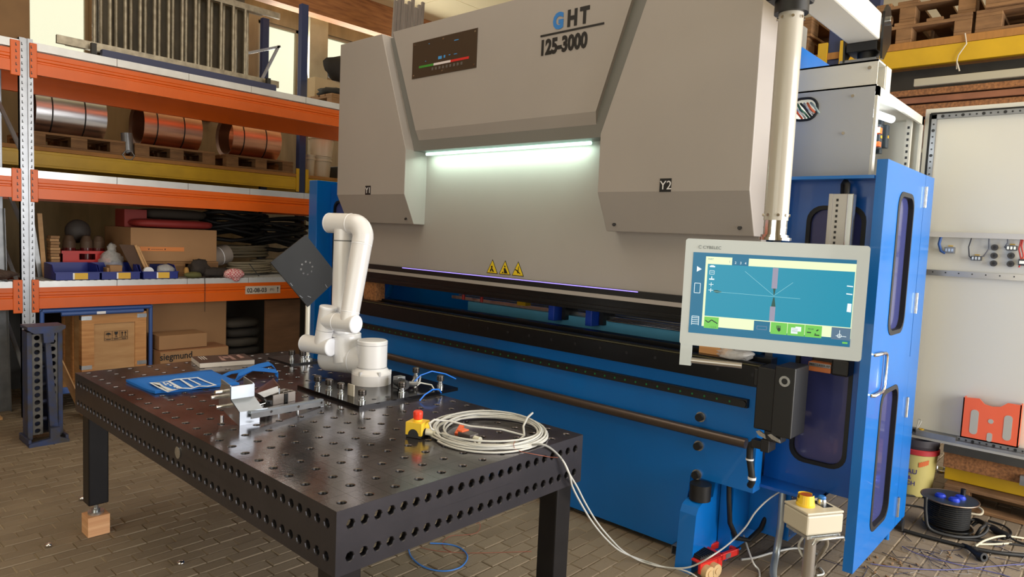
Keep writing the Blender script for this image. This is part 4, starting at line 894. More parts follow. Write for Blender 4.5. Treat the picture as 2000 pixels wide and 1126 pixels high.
obj('strap', ribbon([at(459, 742, 'z', TT+.01), at(466, 731, 'z', TT+.03), at(490, 720, 'z', TT+.045), at(515, 721, 'z', TT+.045), at(541, 724, 'z', TT+.03), at(540, 734, 'z', TT+.008)], [(.008, .01, .002), (.006, .016, .003), (.003, .02, .004), (.003, .018, .006), (.003, .02, .006), (.0, .018, .006)]), APB, ap)
obj('strap', ribbon([at(445, 738, 'z', TT+.006), at(462, 741, 'z', TT+.008), at(480, 728, 'z', TT+.02), at(500, 719, 'z', TT+.04)], [(0, .009, .001)]*4), APB, ap)
bk = thing('catalogue', 'thick closed catalogue with dark cover and white page edges', 'book', (.72, 2.24, TT))
Pb = [(.545, 2.165), (.835, 2.105), (.875, 2.31), (.59, 2.385)]
obj('pages', B().prism(Pb, 'z', TT+.001, TT+.026), mat('pages', (216, 208, 200), .7, var=.15, scale=200, stretch=(.1, .1, 6)), bk)
def bl(u, v): A = [Vector((*p, TT+.0285)) for p in Pb]; return (A[0]*(1-u)+A[1]*u)*(1-v)+(A[3]*(1-u)+A[2]*u)*v
obj('cover', B().prism(Pb, 'z', TT+.026, TT+.028), mat('book_cover', (66, 56, 54), .3, var=.3, scale=20), bk)
b = B()
for u0 in (.10, .145, .19): b.poly([bl(u0, .45), bl(u0+.022, .45), bl(u0+.022, .92), bl(u0, .92)])
obj('cover_print', b, mat('cover_print', (196, 190, 186), .4), bk)
b = B()
for q in (((.42, .15), (.50, .15), (.52, .75), (.46, .8)), ((.62, .2), (.7, .15), (.69, .8), (.64, .85)), ((.8, .3), (.9, .4), (.86, .9), (.8, .8)), ((.50, .5), (.62, .45), (.62, .7), (.50, .8))): b.poly([bl(*p) for p in q])
obj('cover_print', b, mat('cover_print2', (150, 118, 112), .4), bk)
# loose clamp parts: angle profile, sheet bracket, block, flat rail
AL = mat('bare_aluminium', (164, 172, 182), .28, .7, var=.15, scale=20)
ang = thing('angle_bracket', 'stepped bare steel angle bracket with bolts standing on the table', 'bracket', tuple(P_(500, 835, TT)))
s_ = 240/2000
def zz(x, y, ax, v): return at(420+x*s_, 730+y*s_, ax, v)
# profile seen from the left end, swept towards the right
C0 = zz(400, 830, 'z', TT+.002); d1 = (zz(600, 795, 'z', TT+.002)-C0); d1.z = 0; d1n = d1.normalized(); d2n = Vector((-d1n.y, d1n.x, 0)); L1 = .12
def ap_(s, t, z): return C0+d1n*s+d2n*t+Vector((0, 0, z-.002))
def extr(prof, s0, s1):
    b = B(); A = [ap_(s0, t, z) for t, z in prof]; C = [ap_(s1, t, z) for t, z in prof]; b.poly(A); b.poly(C[::-1])
    for k in range(len(prof)): l = (k+1) % len(prof); b.poly([A[k], C[k], C[l], A[l]])
    return b
obj('front_face', extr([(0, 0), (.006, 0), (.006, .055), (0, .055)], 0, .085), AL, ang, bev=.001)
obj('slope', extr([(0, .055), (.006, .050), (.085, .086), (.080, .092)], 0, .10), AL, ang, bev=.001)
obj('upper_face', extr([(.080, .086), (.086, .086), (.086, .145), (.080, .145)], 0, .10), AL, ang, bev=.001)
obj('end_plate', B().poly([ap_(-.003, t, z) for t, z in ((0, 0), (.006, .0), (.10, .02), (.19, .045), (.19, .10), (.17, .14), (.086, .145), (.080, .09), (0, .055))]).poly([ap_(.003, t, z) for t, z in ((0, 0), (.006, .0), (.10, .02), (.19, .045), (.19, .10), (.17, .14), (.086, .145), (.080, .09), (0, .055))][::-1]), ZINC, ang)
for s0 in (-.002, .095): obj('wing', extr([(.086, .10), (.17, .12), (.175, .16), (.086, .148)], s0, s0+.005), AL, ang)
obj('inner_strip', extr([(.12, .115), (.16, .12), (.16, .128), (.12, .125)], .01, .09), mat('brass', (196, 150, 60), .3, .8), ang)
for t, z in ((.07, .105), (.11, .075), (.06, .045)):
    obj('bolt', B().cyl(ap_(-.045, t+.06, z+.012), ap_(0, t+.06, z+.012), .0085, 14), CHROME, ang)
obj('nut', B().cyl(ap_(-.02, .12, .02), ap_(-.02, .12, -.0), .008, 10), CHROME, ang)
obj('lug', extr([(.0, .03), (.006, .03), (.006, .055), (.0, .055)], .085, .12), AL, ang)
# flat slotted rail
E0 = zz(560, 625, 'z', TT+.05); E1 = zz(1740, 420, 'z', TT+.028)
rl = thing('slotted_rail', 'long slotted aluminium rail lying towards the robot plate', 'rail', tuple(E1-Vector((0, 0, .03))))
dd = (E1-E0).normalized(); obj('bar', B().bar(E0, E1, .022, .012), AL, rl, bev=.001)
sd_ = dd.cross(Vector((0, 0, 1))).normalized(); obj('lower_lip', B().bar(E0+sd_*.010-Vector((0, 0, .014)), E1+sd_*.010-Vector((0, 0, .014)), .004, .022), SHEET, rl)
b = B()
for f_ in (.25, .62, .96): p = E0.lerp(E1, f_)+sd_*.0125-Vector((0, 0, .008)); b.cyl(p, p+sd_*.002, .006, 12)
obj('screw', b, CHROME, rl)
obj('foot', B().box(E1.x-.012, E1.x+.004, E1.y-.01, E1.y+.01, TT, E1.z-.006), SHEET, rl)
obj('foot', B().cyl(E0.lerp(E1, .64)-Vector((0, 0, .006)), Vector((*E0.lerp(E1, .64)[:2], TT)), .007, 10), ZINC, rl)
# bent sheet bracket
bs = thing('bent_sheet', 'shiny bent sheet metal piece behind the slotted rail', 'sheet part', tuple(P_(515, 790, TT)))
K = lambda x, y, z: zz(x, y, 'z', TT+z)
b = B(); tp = [K(690, 310, .075), K(1020, 195, .085), K(1040, 280, .06), K(790, 375, .05)]
b.poly(tp); b.poly([p-Vector((0, 0, .002)) for p in tp][::-1]); obj('bright_face', b, mat('mirror_sheet', (222, 220, 218), .25, .35), bs)
b = B(); q_ = [K(690, 310, .075), K(1020, 195, .085), K(940, 75, .05), K(620, 290, .04)]
b.poly(q_); b.poly([p-Vector((0, 0, .002)) for p in q_][::-1]); obj('brown_face', b, mat('film_brown', (104, 70, 56), .3, .5), bs)
b = B(); q_ = [K(620, 290, .04), K(690, 310, .075), K(830, 400, .055), K(820, 470, .02), K(640, 350, .01)]
b.poly(q_); b.poly([p-Vector((0, .002, 0)) for p in q_][::-1]); obj('dark_flange', b, BLACK, bs)
b = B(); b.bar(K(650, 320, .035), K(815, 445, .025), .004, .004); b.bar(K(940, 72, .052), K(1040, 200, .084), .006, .004); obj('edge', b, CHROME, bs)
b = B(); q_ = [K(800, 400, .06), K(850, 430, .055), K(935, 430, .05), K(930, 520, .01), K(820, 520, .01), K(850, 480, .03)]
b.poly(q_); b.poly([p+Vector((0, .003, 0)) for p in q_][::-1]); b.bar(K(1045, 230, .07), (K(1045, 230, .07).x, K(1045, 230, .07).y, TT), .002, .006); obj('lug', b, AL, bs)
hole_ = K(875, 463, .04); obj('hole', B().cyl(hole_, hole_+Vector((-.002, -.003, 0)), .005, 12), BLKPL, bs)
# small clear block with knob
cbk = thing('sliding_block', 'small open metal block with dark clip behind the rail', 'block', tuple(P_(552, 785, TT)))
D0 = K(1120, 470, 0); e1 = (K(1310, 430, 0)-D0); e1.z = 0; e1 = e1.normalized(); e2 = Vector((-e1.y, e1.x, 0))
def bx_(b, s0, s1, t0, t1, z0, z1): c = D0+e1*(s0+s1)/2+e2*(t0+t1)/2+Vector((0, 0, (z0+z1)/2)); return b.obox(c, (e1, e2, (0, 0, 1)), ((s1-s0)/2, (t1-t0)/2, (z1-z0)/2))
b = B(); bx_(b, -.06, .065, 0, .004, 0, .045); bx_(b, -.06, .065, .07, .074, 0, .045); bx_(b, -.06, -.056, 0, .074, 0, .045); bx_(b, .061, .065, 0, .074, 0, .045)
obj('housing', b, mat('satin_metal', (176, 168, 164), .35, .6), cbk, bev=.001)
b = B(); bx_(b, .0, .02, -.006, .0, .0, .045); obj('clip', b, BLKPL, cbk, bev=.003)
obj('rod', B().cyl(D0+e1*.015+e2*.03+Vector((0, 0, .042)), D0+e1*.07+e2*.03+Vector((0, 0, .042)), .004, 10), CHROME, cbk)
lk = thing('latch_part', 'small crumpled steel latch piece right of the angle bracket', 'latch', tuple(K(670, 545, 0)))
D0 = K(700, 560, 0); b = B(); bx_(b, -.05, .03, 0, .03, 0, .012); bx_(b, -.03, .0, .005, .02, .012, .03); bx_(b, .0, .05, .02, .03, .005, .02); obj('body', b, ZINC, lk, bev=.002)
obj('roller', B().cyl(D0+e1*-.02-e2*.005+Vector((0, 0, .016)), D0+e1*.03-e2*.005+Vector((0, 0, .02)), .007, 12), CHROME, lk)
# emergency stop
es = thing('emergency_stop', 'yellow and black emergency stop box with red mushroom button', 'switch', (.70, .45, TT))
ang_ = math.radians(20); f1 = Vector((math.cos(ang_), math.sin(ang_), 0))
CE = P_(826, 858, TT); CE.z = TT; f1 = (P_(851, 842, TT)-P_(822, 858, TT)); f1.z = 0; f1.normalize(); f2 = Vector((-f1.y, f1.x, 0)); CE = P_(822, 858, TT)
def ex(s, t, z): return CE+f1*s+f2*t+Vector((0, 0, z))
def eb(b, s0, s1, t0, t1, z0, z1): return b.obox(ex((s0+s1)/2, (t0+t1)/2, (z0+z1)/2), (f1, f2, (0, 0, 1)), ((s1-s0)/2, (t1-t0)/2, (z1-z0)/2))
YB = mat('estop_yellow', (236, 196, 52), .4)
b = B(); eb(b, .001, .069, .001, .069, 0, .040); obj('lower_box', b, BLKPL, es, bev=.003)
# yellow hood with an arch cut on each side
def archface(b, axis, v, w0=0, w1=.07, z0=.012, z1=.062, r=.024):
    P = [(w0, z0), (w0, z1), (w1, z1), (w1, z0), ((w0+w1)/2+r, z0)]+[((w0+w1)/2+r*math.cos(a), z0+1.05*r*math.sin(a)) for a in [PI*k/8 for k in range(1, 8)]]+[((w0+w1)/2-r, z0)]
    A = [ex(v, p, z) if axis else ex(p, v, z) for p, z in P]; b.poly(A)
b = B()
for v in (0, .07): archface(b, 1, v); archface(b, 0, v)
b.poly([ex(0, 0, .062), ex(.07, 0, .062), ex(.07, .07, .062), ex(0, .07, .062)]); obj('hood', b, YB, es)
obj('collar', B().cyl(ex(.035, .035, .062), ex(.035, .035, .070), .018, 24), YB, es)
obj('button', B().lathe(ex(.035, .035, .070), [(.0165, 0), (.0185, .004), (.0195, .022), (.019, .030), (.015, .034), (0, .035)], 28), mat('estop_red', (226, 60, 36), .35), es, 'red mushroom button')
GLW = mat('gland_white', (222, 220, 204), .4)
obj('cable_gland', B().cyl(ex(.040, -.0, .022), ex(.048, -.030, .020), .014, 8).cyl(ex(.046, -.024, .020), ex(.050, -.040, .019), .011, 14), GLW, es, 'white cable gland')
# coiled cable
random.seed(11)
CC = Vector((.935, .29, TT)); cc = thing('cable_coil', 'loosely coiled light grey cable hanging over the table corner', 'cable', tuple(CC))
A0 = P_(858, 838, TT+.01); A1 = P_(1072, 850, TT+.01); A2 = P_(960, 808, TT+.02); A3 = P_(945, 878, TT+.01)
ctr = (A0+A1+A2+A3)/4; hx_ = (A1-A0)/2; hy_ = (A2-A3)/2
path = []
N_ = 9; steps = 40
ph = [random.uniform(-.09, .09) for _ in range(N_+2)]; of = [(random.uniform(-.10, .10), random.uniform(-.06, .10), random.uniform(.84, 1.08), random.uniform(.80, 1.10)) for _ in range(N_+2)]
for k in range(N_*steps+1):
    i = k//steps; f_ = (k % steps)/steps; f2_ = f_*f_*(3-2*f_); a = 2*PI*f_+PI*1.2
    o = [of[i][q]*(1-f2_)+of[i+1][q]*f2_ for q in range(4)]
    p = ctr+hx_*(math.cos(a)*o[2]+o[0])+hy_*(math.sin(a)*o[3]+o[1]); p.z = TT+.005+.0055*(i % 4)+.012*(1+math.sin(a*1+i))*.5
    path.append(p)
obj('loops', B().tube(path, .0042, 8), CABG, cc)
obj('loop_end', B().tube([P_(1040, 806, TT+.04), P_(1030, 815, TT+.045), P_(1022, 832, TT+.04), P_(1024, 850, TT+.02), P_(1010, 862, TT+.012), P_(985, 868, TT+.008), P_(930, 868, TT+.01), P_(925, 858, TT+.015)], .0045, 8), CABG, cc)
obj('loop_end', B().tube([P_(852, 842, TT+.02), P_(842, 836, TT+.045), P_(838, 826, TT+.06), P_(848, 819, TT+.065), P_(880, 822, TT+.055), P_(920, 832, TT+.045), P_(980, 838, TT+.035), P_(1025, 850, TT+.02)], .0042, 8), CABG, cc)
obj('lead', B().tube([ex(.05, -.038, .019), P_(862, 850, TT+.01), P_(885, 862, TT+.01), P_(930, 872, TT+.01), P_(985, 874, TT+.01), P_(1040, 868, TT+.015)], .0042, 8), CABG, cc)
def onv(px, py, A, Bv):
    n_ = (Bv-A).cross(Vector((0, 0, 1))); d = RT*((px-1000)/F)-UP*((py-563)/F)+FW; return CAM+d*((A-CAM).dot(n_)/d.dot(n_))
FA, FB = at(1112, 925, 'y', -.03), P_(1240, 1088, .006)
h1 = [P_(1040, 868, TT+.016), P_(1062, 868, TT+.02), at(1082, 880, 'y', -.012), at(1100, 900, 'y', -.02), at(1112, 925, 'y', -.03)]
def fall(dx): return h1+[onv(1122+dx, 950, FA, FB), onv(1140+dx, 985, FA, FB), onv(1163+dx, 1022, FA, FB), onv(1190+dx, 1054, FA, FB), onv(1215+dx*.6, 1076, FA, FB), P_(1248, 1092+dx*.3, .014), P_(1275, 1101+dx*.3, .012), P_(1300, 1107, .012), at(1330, 1110+dx*.3, 'x', 1.98)]
def smooth(P, n=5):
    out = []
    for i in range(len(P)-1):
        p0, p1, p2, p3 = P[max(i-1, 0)], P[i], P[i+1], P[min(i+2, len(P)-1)]
        for k in range(n): t = k/n; out.append(.5*((2*p1)+(p2-p0)*t+(2*p0-5*p1+4*p2-p3)*t*t+(-p0+3*p1-3*p2+p3)*t**3))
    out.append(P[-1]); return out
obj('hanging_run', B().tube(smooth(fall(-4)+[at(1355, 1104, 'x', 1.99), at(1390, 1085, 'x', 2.0), at(1425, 1060, 'y', -.24), at(1455, 1030, 'y', -.30), at(1475, 1000, 'y', -.34), at(1500, 975, 'y', -.38), at(1530, 955, 'y', -.42), at(1548, 944, 'y', -.44)]), .0042, 8), CABG, cc)
obj('hanging_run', B().tube(smooth(fall(5)+[at(1355, 1122, 'x', 1.98), at(1375, 1140, 'x', 1.97)]), .0042, 8), CABG, cc)
COPW = mat('copper_wire', (150, 84, 66), .5)
obj('tie_wire', B().tube([P_(1022, 855, TT+.02), P_(1006, 860, TT+.03), P_(1003, 868, TT+.03), P_(1005, 876, TT+.01), P_(1020, 882, TT+.004), P_(1052, 888, TT+.002), at(1075, 892, 'y', -.003), at(1090, 893, 'y', -.03)], .0013, 6), COPW, cc, 'thin reddish tie wire')
cn = thing('multipole_connector', 'grey multipole connector with orange lever inside the cable coil', 'connector', tuple(P_(915, 850, TT)))
G0, G1 = P_(902, 848, TT+.02), P_(918, 853, TT+.02); g1 = (G1-G0).normalized()
obj('body', B().bar(G0, G0+g1*.07, .05, .034), mat('connector_grey', (84, 76, 76), .4, .4), cn, bev=.004)
obj('lever', B().bar(P_(892, 848, TT+.012), P_(903, 829, TT+.035), .020, .012).bar(G0+Vector((0, 0, .018))-g1*.01, G0+g1*.02+Vector((0, 0, .018)), .04, .008), mat('lever_orange', (230, 96, 40), .4), cn, 'orange locking lever', bev=.002)
obj('cable_gland', B().cyl(G0+g1*.07, G0+g1*.10, .013, 8), GLW, cn)
# ---------------------------------------------------------------- floor wires and small things
one('wire_loop', B().tube(smooth([P_(840, 1060, .004), P_(875, 1062, .004), P_(900, 1070, .004), P_(913, 1086, .004), P_(902, 1105, .004), P_(875, 1114, .004), P_(845, 1112, .004), P_(820, 1102, .004), P_(803, 1086, .004), P_(798, 1072, .004)]), .004, 6), mat('wire_blue', (62, 120, 200), .4), 'open loop of blue wire on the pavers under the table', 'wire')
one('red_wire', B().tube(smooth([P_(820, 1068, .003), P_(860, 1076, .003), P_(920, 1079, .003), P_(980, 1078, .003), P_(1038, 1076, .003)]), .0016, 6).tube(smooth([P_(930, 1022, .02), P_(936, 1020, .03), P_(938, 1028, .01), P_(930, 1040, .003), P_(905, 1044, .003), P_(880, 1046, .003), P_(865, 1058, .003), P_(868, 1070, .003), P_(884, 1078, .003)]), .0018, 6), COPW, 'tangled thin red wire on the pavers beneath the table', 'wire')
for (px, py), la in zip(((95, 1063), (353, 1098), (160, 972)), ('small shiny ball lying on the pavers left of the wooden block', 'small shiny ball on the pavers below the long table side', 'tiny pale offcut lying on the pavers beside the left table leg')):
    p = P_(px, py, .012); one('steel_ball', B().sphere((p.x, p.y, .012), .018, 1, 1, .6, 14, 8), CHROME, la, 'ball')
# red hand roller (machine skate) at the press foot
rk = thing('machine_skate', 'red transport skate with wooden rollers and black ribbed pad', 'skate', tuple(P_(1400, 1095, 0)))
SK = mat('skate_red', (208, 40, 34), .4); ROL = mat('roller_wood', (210, 178, 130), .5, var=.3)
K0 = P_(1368, 1128, 0); kx = (P_(1470, 1090, 0)-K0); kx.z = 0; kx.normalize(); ky = Vector((-kx.y, kx.x, 0))
def kk(s, t, z): return K0+(kx*s+ky*(t-.02)+Vector((0, 0, z)))*.78
def kb(b, s0, s1, t0, t1, z0, z1): return b.obox(kk((s0+s1)/2, (t0+t1)/2, (z0+z1)/2), (kx, ky, (0, 0, 1)), ((s1-s0)*.39, (t1-t0)*.39, (z1-z0)*.39))
b = B(); kb(b, -.02, .20, .01, .03, .03, .11); kb(b, -.02, .20, .15, .17, .03, .11); kb(b, -.02, .20, .01, .17, .095, .11); kb(b, .14, .16, .01, .17, .04, .10)
obj('frame', b, SK, rk, bev=.003)
b = B(); kb(b, .19, .37, .01, .035, .07, .115); kb(b, .19, .37, .145, .17, .07, .115); kb(b, .345, .37, .01, .17, .07, .115); kb(b, .18, .21, .01, .17, .07, .115); obj('handle', b, SK, rk, 'red loop handle', bev=.004)
b = B(); kb(b, .0, .16, .03, .15, .11, .125); pd = obj('pad', b, RUBBER, rk, bev=.002)
b = B()
for k in range(7): kb(b, .008+.021*k, .019+.021*k, .032, .148, .125, .133)
obj('rib', b, RUBBER, pd)
for s in (.03, .10): obj('roller', B().cyl(kk(s, -.03, .044), kk(s, .015, .044), .034, 20).cyl(kk(s, -.035, .044), kk(s, -.03, .044), .016, 12), ROL, rk, 'wooden roller')
obj('roller', B().cyl(kk(.12, .165, .044), kk(.12, .21, .044), .034, 20), ROL, rk, 'wooden roller')
b = B(); kb(b, .23, .28, .0075, .0095, .078, .108); obj('label', b, SHEET, rk)
# square tube end and conduit
p = P_(1325, 1082, 0); b = B(); x_, yy = 2.08, -.02
for a in ((0, .05, 0, .003), (0, .05, .047, .05), (0, .003, 0, .05), (.047, .05, 0, .05)): b.box(2.10, 2.5, yy+a[0], yy+a[1], a[2]+.03, a[3]+.03)
one('square_tube', b, SHEET, 'open square steel tube end under the press beside its foot', 'tube')
CON = mat('conduit', (172, 180, 184), .35, .6)
one('conduit', B().tube(smooth([P_(1512, 1126, .02)+Vector((-.12, -.06, 0)), Vector(P_(1510, 1118, .02)), at(1516, 1080, 'x', 2.45), at(1524, 1030, 'x', 2.47), at(1527, 985, 'x', 2.48), at(1529, 955, 'x', 2.49)], 6), .018, 14), CON, 'bent galvanised conduit rising behind the two-button pedestal', 'conduit')
one('cross_bar', B().box(2.20, 2.62, -.62, -.58, .455, .475).box(2.28, 2.42, -.62, -.30, .455, .47), BLUED, 'low blue cross bar behind the yellow guarded button', 'bar')
# pedestal with control box
pc = thing('foot_switch_pedestal', 'beige control box with yellow guarded button on a steel pedestal', 'pedestal', tuple(P_(1575, 1126, 0)))
BEI = mat('control_box_beige', (190, 182, 164), .45)
YP = -.62
c1 = at(1535, 1030, 'y', YP-.05); c2 = at(1633, 1032, 'y', YP-.05); xm = (c1.x+c2.x)/2
T1 = at(1588, 975, 'y', YP)
# box is about 0.2 m wide, turned to face the camera
bxr = Vector((.70, -.71, 0)).normalized(); bxn = Vector((-.71, -.70, 0)).normalized(); D_ = 2.62
def ray(px, py, d): return CAM+(RT*((px-1000)/F)-UP*((py-563)/F)+FW)*d
BC = ray(1590, 1010, 2.75)
bxr = (ray(1630, 1035, 2.78)-ray(1552, 1027, 2.72)); bxr.z = 0; bxr.normalize(); bxn = Vector((bxr.y, -bxr.x, 0))
def bp(s, t, z): return BC+bxr*s+bxn*t+Vector((0, 0, z))
def bb_(b, s0, s1, t0, t1, z0, z1): return b.obox(bp((s0+s1)/2, (t0+t1)/2, (z0+z1)/2), (bxr, bxn, (0, 0, 1)), ((s1-s0)/2, (t1-t0)/2, (z1-z0)/2))
b = B(); bb_(b, -.085, .090, -.08, .06, -.045, .035); obj('box', b, BEI, pc, bev=.008)
b = B(); bb_(b, -.085, .090, -.08, .06, .036, .046); obj('lid', b, BEI, pc, bev=.004)
b = B().lathe(bp(-.03, -.02, .046), [(.036, 0), (.036, .008), (.032, .012), (.032, .03)], 24)
obj('guard_base', b, YB, pc)
b = B()
for k in range(24):
    t0, t1 = 2*PI*k/24, 2*PI*(k+1)/24
    if k % 12 in (0, 1): continue
    c = bp(-.03, -.02, 0); P = []
    for t, r_, z in ((t0, .036, .046), (t1, .036, .046), (t1, .030, .092), (t0, .030, .092)): P.append(c+bxr*r_*math.cos(t)+bxn*r_*math.sin(t)+Vector((0, 0, z)))
    b.poly(P, True); b.poly([p+(c-p).normalized()*.004 for p in P][::-1], True)
obj('button_guard', b, YB, pc, 'yellow shroud')
obj('button', B().lathe(bp(-.03, -.02, .076), [(.02, 0), (.024, .004), (.022, .014), (0, .015)], 20), mat('button_brown', (150, 70, 30), .4), pc)
b = B(); bb_(b, .025, .072, -.05, .02, .0462, .0475); obj('legend', b, BLKPL, pc)
obj('key_switch', B().lathe(bp(.045, -.015, .047), [(.018, 0), (.018, .014), (.016, .022), (0, .022)], 20), ZINC, pc)
obj('knob', B().lathe(bp(.045, -.015, .069), [(.014, 0), (.016, .006), (.012, .012), (0, .012)], 16), mat('knob_blue', (40, 110, 190), .3), pc)
bot = bp(0, -.01, -.055)
obj('bracket', B().tube([bp(-.06, .07, -.075), bp(-.05, .075, -.055), bp(.08, .075, -.055), bp(.088, .07, -.07)], .006, 8).obox(bp(0, 0, -.052), (bxr, bxn, (0, 0, 1)), (.08, .06, .006)), ZINC, pc)
obj('post', B().cyl((bot.x, bot.y, .012), (bot.x, bot.y, bot.z), .023, 24).cyl((bot.x, bot.y, bot.z-.03), (bot.x, bot.y, bot.z), .034, 24), ALU, pc)
obj('base', B().lathe((bot.x, bot.y, 0), [(.15, 0), (.15, .01), (.03, .02), (0, .02)], 28), BLACK, pc)
one('cable', B().tube(smooth([bp(-.03, .0, -.06), ray(1560, 1065, 2.8), ray(1572, 1090, 2.85), P_(1590, 1100, .01), P_(1605, 1112, .008), P_(1608, 1120, .006), P_(1595, 1123, .005)]), .005, 8), CABG, 'light grey cable dangling from the beige control box', 'cable')
one('cable', B().tube(smooth([P_(1448, 1092, .006), P_(1475, 1088, .006), P_(1510, 1078, .006), P_(1550, 1070, .006), P_(1580, 1074, .006), P_(1600, 1085, .006)]), .006, 8), CABG, 'light grey cable lying behind the red skate handle', 'cable')
one('cable', B().tube(smooth([P_(1450, 1080, .006)+Vector((0, 0, .1)), P_(1470, 1096, .05), P_(1482, 1112, .01), P_(1484, 1126, .006)]), .005, 8), CABG, 'grey cable end bending down beside the red skate', 'cable')
one('cable', B().tube(smooth([bp(.06, -.02, -.06), ray(1615, 1060, 2.85), ray(1600, 1085, 2.95), P_(1592, 1100, .03), P_(1588, 1123, .01)]), .009, 8), mat('cable_brown', (120, 112, 100), .5), 'thick brown grey cable behind the pedestal post', 'cable')
one('black_hose', B().tube(smooth([Vector((2.62, -.5, .50)), Vector((2.66, -.66, .47)), Vector((2.72, -.72, .47)), Vector((2.80, -.73, .50))]), .010, 8), RUBBER, 'black hose under the blue guard window', 'hose')
# scraps of wire
random.seed(5); b = B()
for k in range(42):
    px, py = random.uniform(1690, 2010), random.uniform(1040, 1140)
    if px < 1760 and py < 1080: continue
    p = P_(px, py, .003); a = random.uniform(0, 2*PI); L = random.uniform(.03, .16); c = random.uniform(-.03, .03)
    q = p+Vector((math.cos(a), math.sin(a), 0))*L; m_ = (p+q)/2+Vector((-math.sin(a), math.cos(a), 0))*c; b.tube([p, m_, q], .0012, 5)
o = one('wire_scraps', b, mat('scrap_pale', (150, 146, 142), .6), 'thin pale wire offcuts scattered over the pavers', 'scraps', kind='stuff')
b = B()
for k in range(40):
    px, py = random.uniform(1640, 2010), random.uniform(1050, 1140)
    if px < 1760 and py < 1090: continue
    p = P_(px, py, .003); a = random.uniform(0, 2*PI); L = random.uniform(.02, .3); c = random.uniform(-.06, .06)
    q = p+Vector((math.cos(a), math.sin(a), 0))*L; m_ = (p+q)/2+Vector((-math.sin(a), math.cos(a), 0))*c; b.tube([p, m_, q], .0018, 5)
one('dark_scraps', b, mat('scrap_dark', (50, 48, 70), .6), 'dark blue and black wire snippets littering the pavers by the cable reel', 'scraps', kind='stuff')
b = B()
for k in range(26):
    px, py = random.uniform(1690, 1800), random.uniform(1085, 1130); p = P_(px, py, .004)
    if k > 16: p = P_(random.uniform(1835, 2000), random.uniform(1040, 1110), .004)
    b.obox(p, (Vector((random.random(), random.random(), 0)), Vector((0, 0, 1)).cross(Vector((1, .3, 0))), (0, 0, 1)), (random.uniform(.004, .014), .004, .004))
one('crumbs', b, mat('crumb', (150, 120, 90), .8), 'small crumbs and chips on the pavers by the blue guard door', 'crumbs', kind='stuff')
# cable reel
RC = Vector((3.70, -.93, 0)); R_ = P_(1849, 1035, 0)
cr = thing('cable_reel', 'black cable reel lying on its side with blue socket covers', 'reel', tuple(R_))
xr, yr = R_.x, R_.y
obj('lower_flange', B().lathe((xr, yr, .03), [(0, 0), (.13, 0), (.135, .005), (.13, .01), (0, .01)], 36), BLACK, cr)
b = B()
for k in range(12): b.lathe((xr, yr, .045+.0125*k), [(.108, 0), (.114, .0035), (.114, .008), (.108, .0115)], 36)
obj('wound_cable', b, RUBBER, cr)
tf = obj('top_flange', B().lathe((xr, yr, .197), [(0, 0), (.148, 0), (.152, .004), (.148, .009), (.07, .010), (0, .010)], 40), mat('reel_flange', (70, 86, 104), .35, .6), cr)
obj('rim', B().tube([(xr+.15*math.cos(t), yr+.15*math.sin(t), .203) for t in [2*PI*k/40 for k in range(40)]], .005, 8, closed=True), mat('rim_copper', (150, 130, 116), .3, .8), tf)
for k in range(3): a = 2.2+k*1.5; obj('socket_cover', B().lathe((xr+.055*math.cos(a), yr+.055*math.sin(a), .207), [(.03, 0), (.03, .008), (.022, .018), (0, .019)], 20), mat('socket_blue', (30, 60, 190), .35), tf, 'blue socket cover')
obj('grip', B().cyl((xr+.11, yr-.05, .207), (xr+.11, yr-.05, .245), .014, 14), BLKPL, tf)
obj('stand', B().tube(smooth([Vector((xr-.14, yr+.10, .215)), Vector((xr-.16, yr+.09, .12)), Vector((xr-.17, yr+.06, .04)), Vector((xr-.13, yr-.05, .02)), Vector((xr-.05, yr-.14, .02)), Vector((xr+.03, yr-.18, .03)), Vector((xr+.08, yr-.19, .06)), Vector((xr+.13, yr-.14, .06)), Vector((xr+.12, yr-.11, .03))]), .010, 10), RUBBER, cr, 'black tubular stand')
obj('stand', B().tube(smooth([Vector((xr-.02, yr-.15, .02)), Vector((xr-.03, yr-.17, .075)), Vector((xr+.05, yr-.18, .085)), Vector((xr+.12, yr-.12, .075)), Vector((xr+.13, yr-.09, .03))]), .009, 10), RUBBER, cr)
obj('lead', B().tube(smooth([Vector((xr+.02, yr-.10, .16)), P_(1885, 1010, .12), P_(1925, 1020, .03), P_(1948, 1030, .012)]), .006, 8), RUBBER, cr)
pgl = thing('power_plug', 'black power plugs joined on the floor right of the cable reel', 'plug', tuple(P_(1950, 1034, 0)))
a_, b_ = P_(1935, 1030, .02), P_(1972, 1048, .02); obj('plug_body', B().tube([a_, a_.lerp(b_, .3), a_.lerp(b_, .5), a_.lerp(b_, .8), b_], .018, 14, rs=[.012, .021, .019, .022, .012]), RUBBER, pgl)
obj('cord', B().tube(smooth([b_, P_(1985, 1056, .01), P_(2010, 1064, .008), P_(2040, 1066, .008)]), .006, 8), RUBBER, pgl)
pg2 = thing('plug_socket', 'black round socket plug lying in front of the reel', 'plug', tuple(P_(1908, 1086, 0)))
c = P_(1912, 1084, .022); obj('ring', B().lathe(c, [(.012, 0), (.024, 0), (.026, .01), (.024, .035), (.012, .035), (.012, .02)], 24, (-.6, -.78, .15)), RUBBER, pg2)
obj('grip', B().tube([c, P_(1895, 1070, .02), P_(1880, 1062, .014)], .014, 12, rs=[.02, .015, .008]), RUBBER, pg2)
one('thick_cable', B().tube(smooth([P_(1755, 1032, .012), P_(1800, 1045, .012), P_(1850, 1058, .012), P_(1900, 1070, .012), P_(1960, 1080, .012), P_(2030, 1086, .012)]), .011, 10), RUBBER, 'thick black cable running along the floor to the right edge', 'cable')
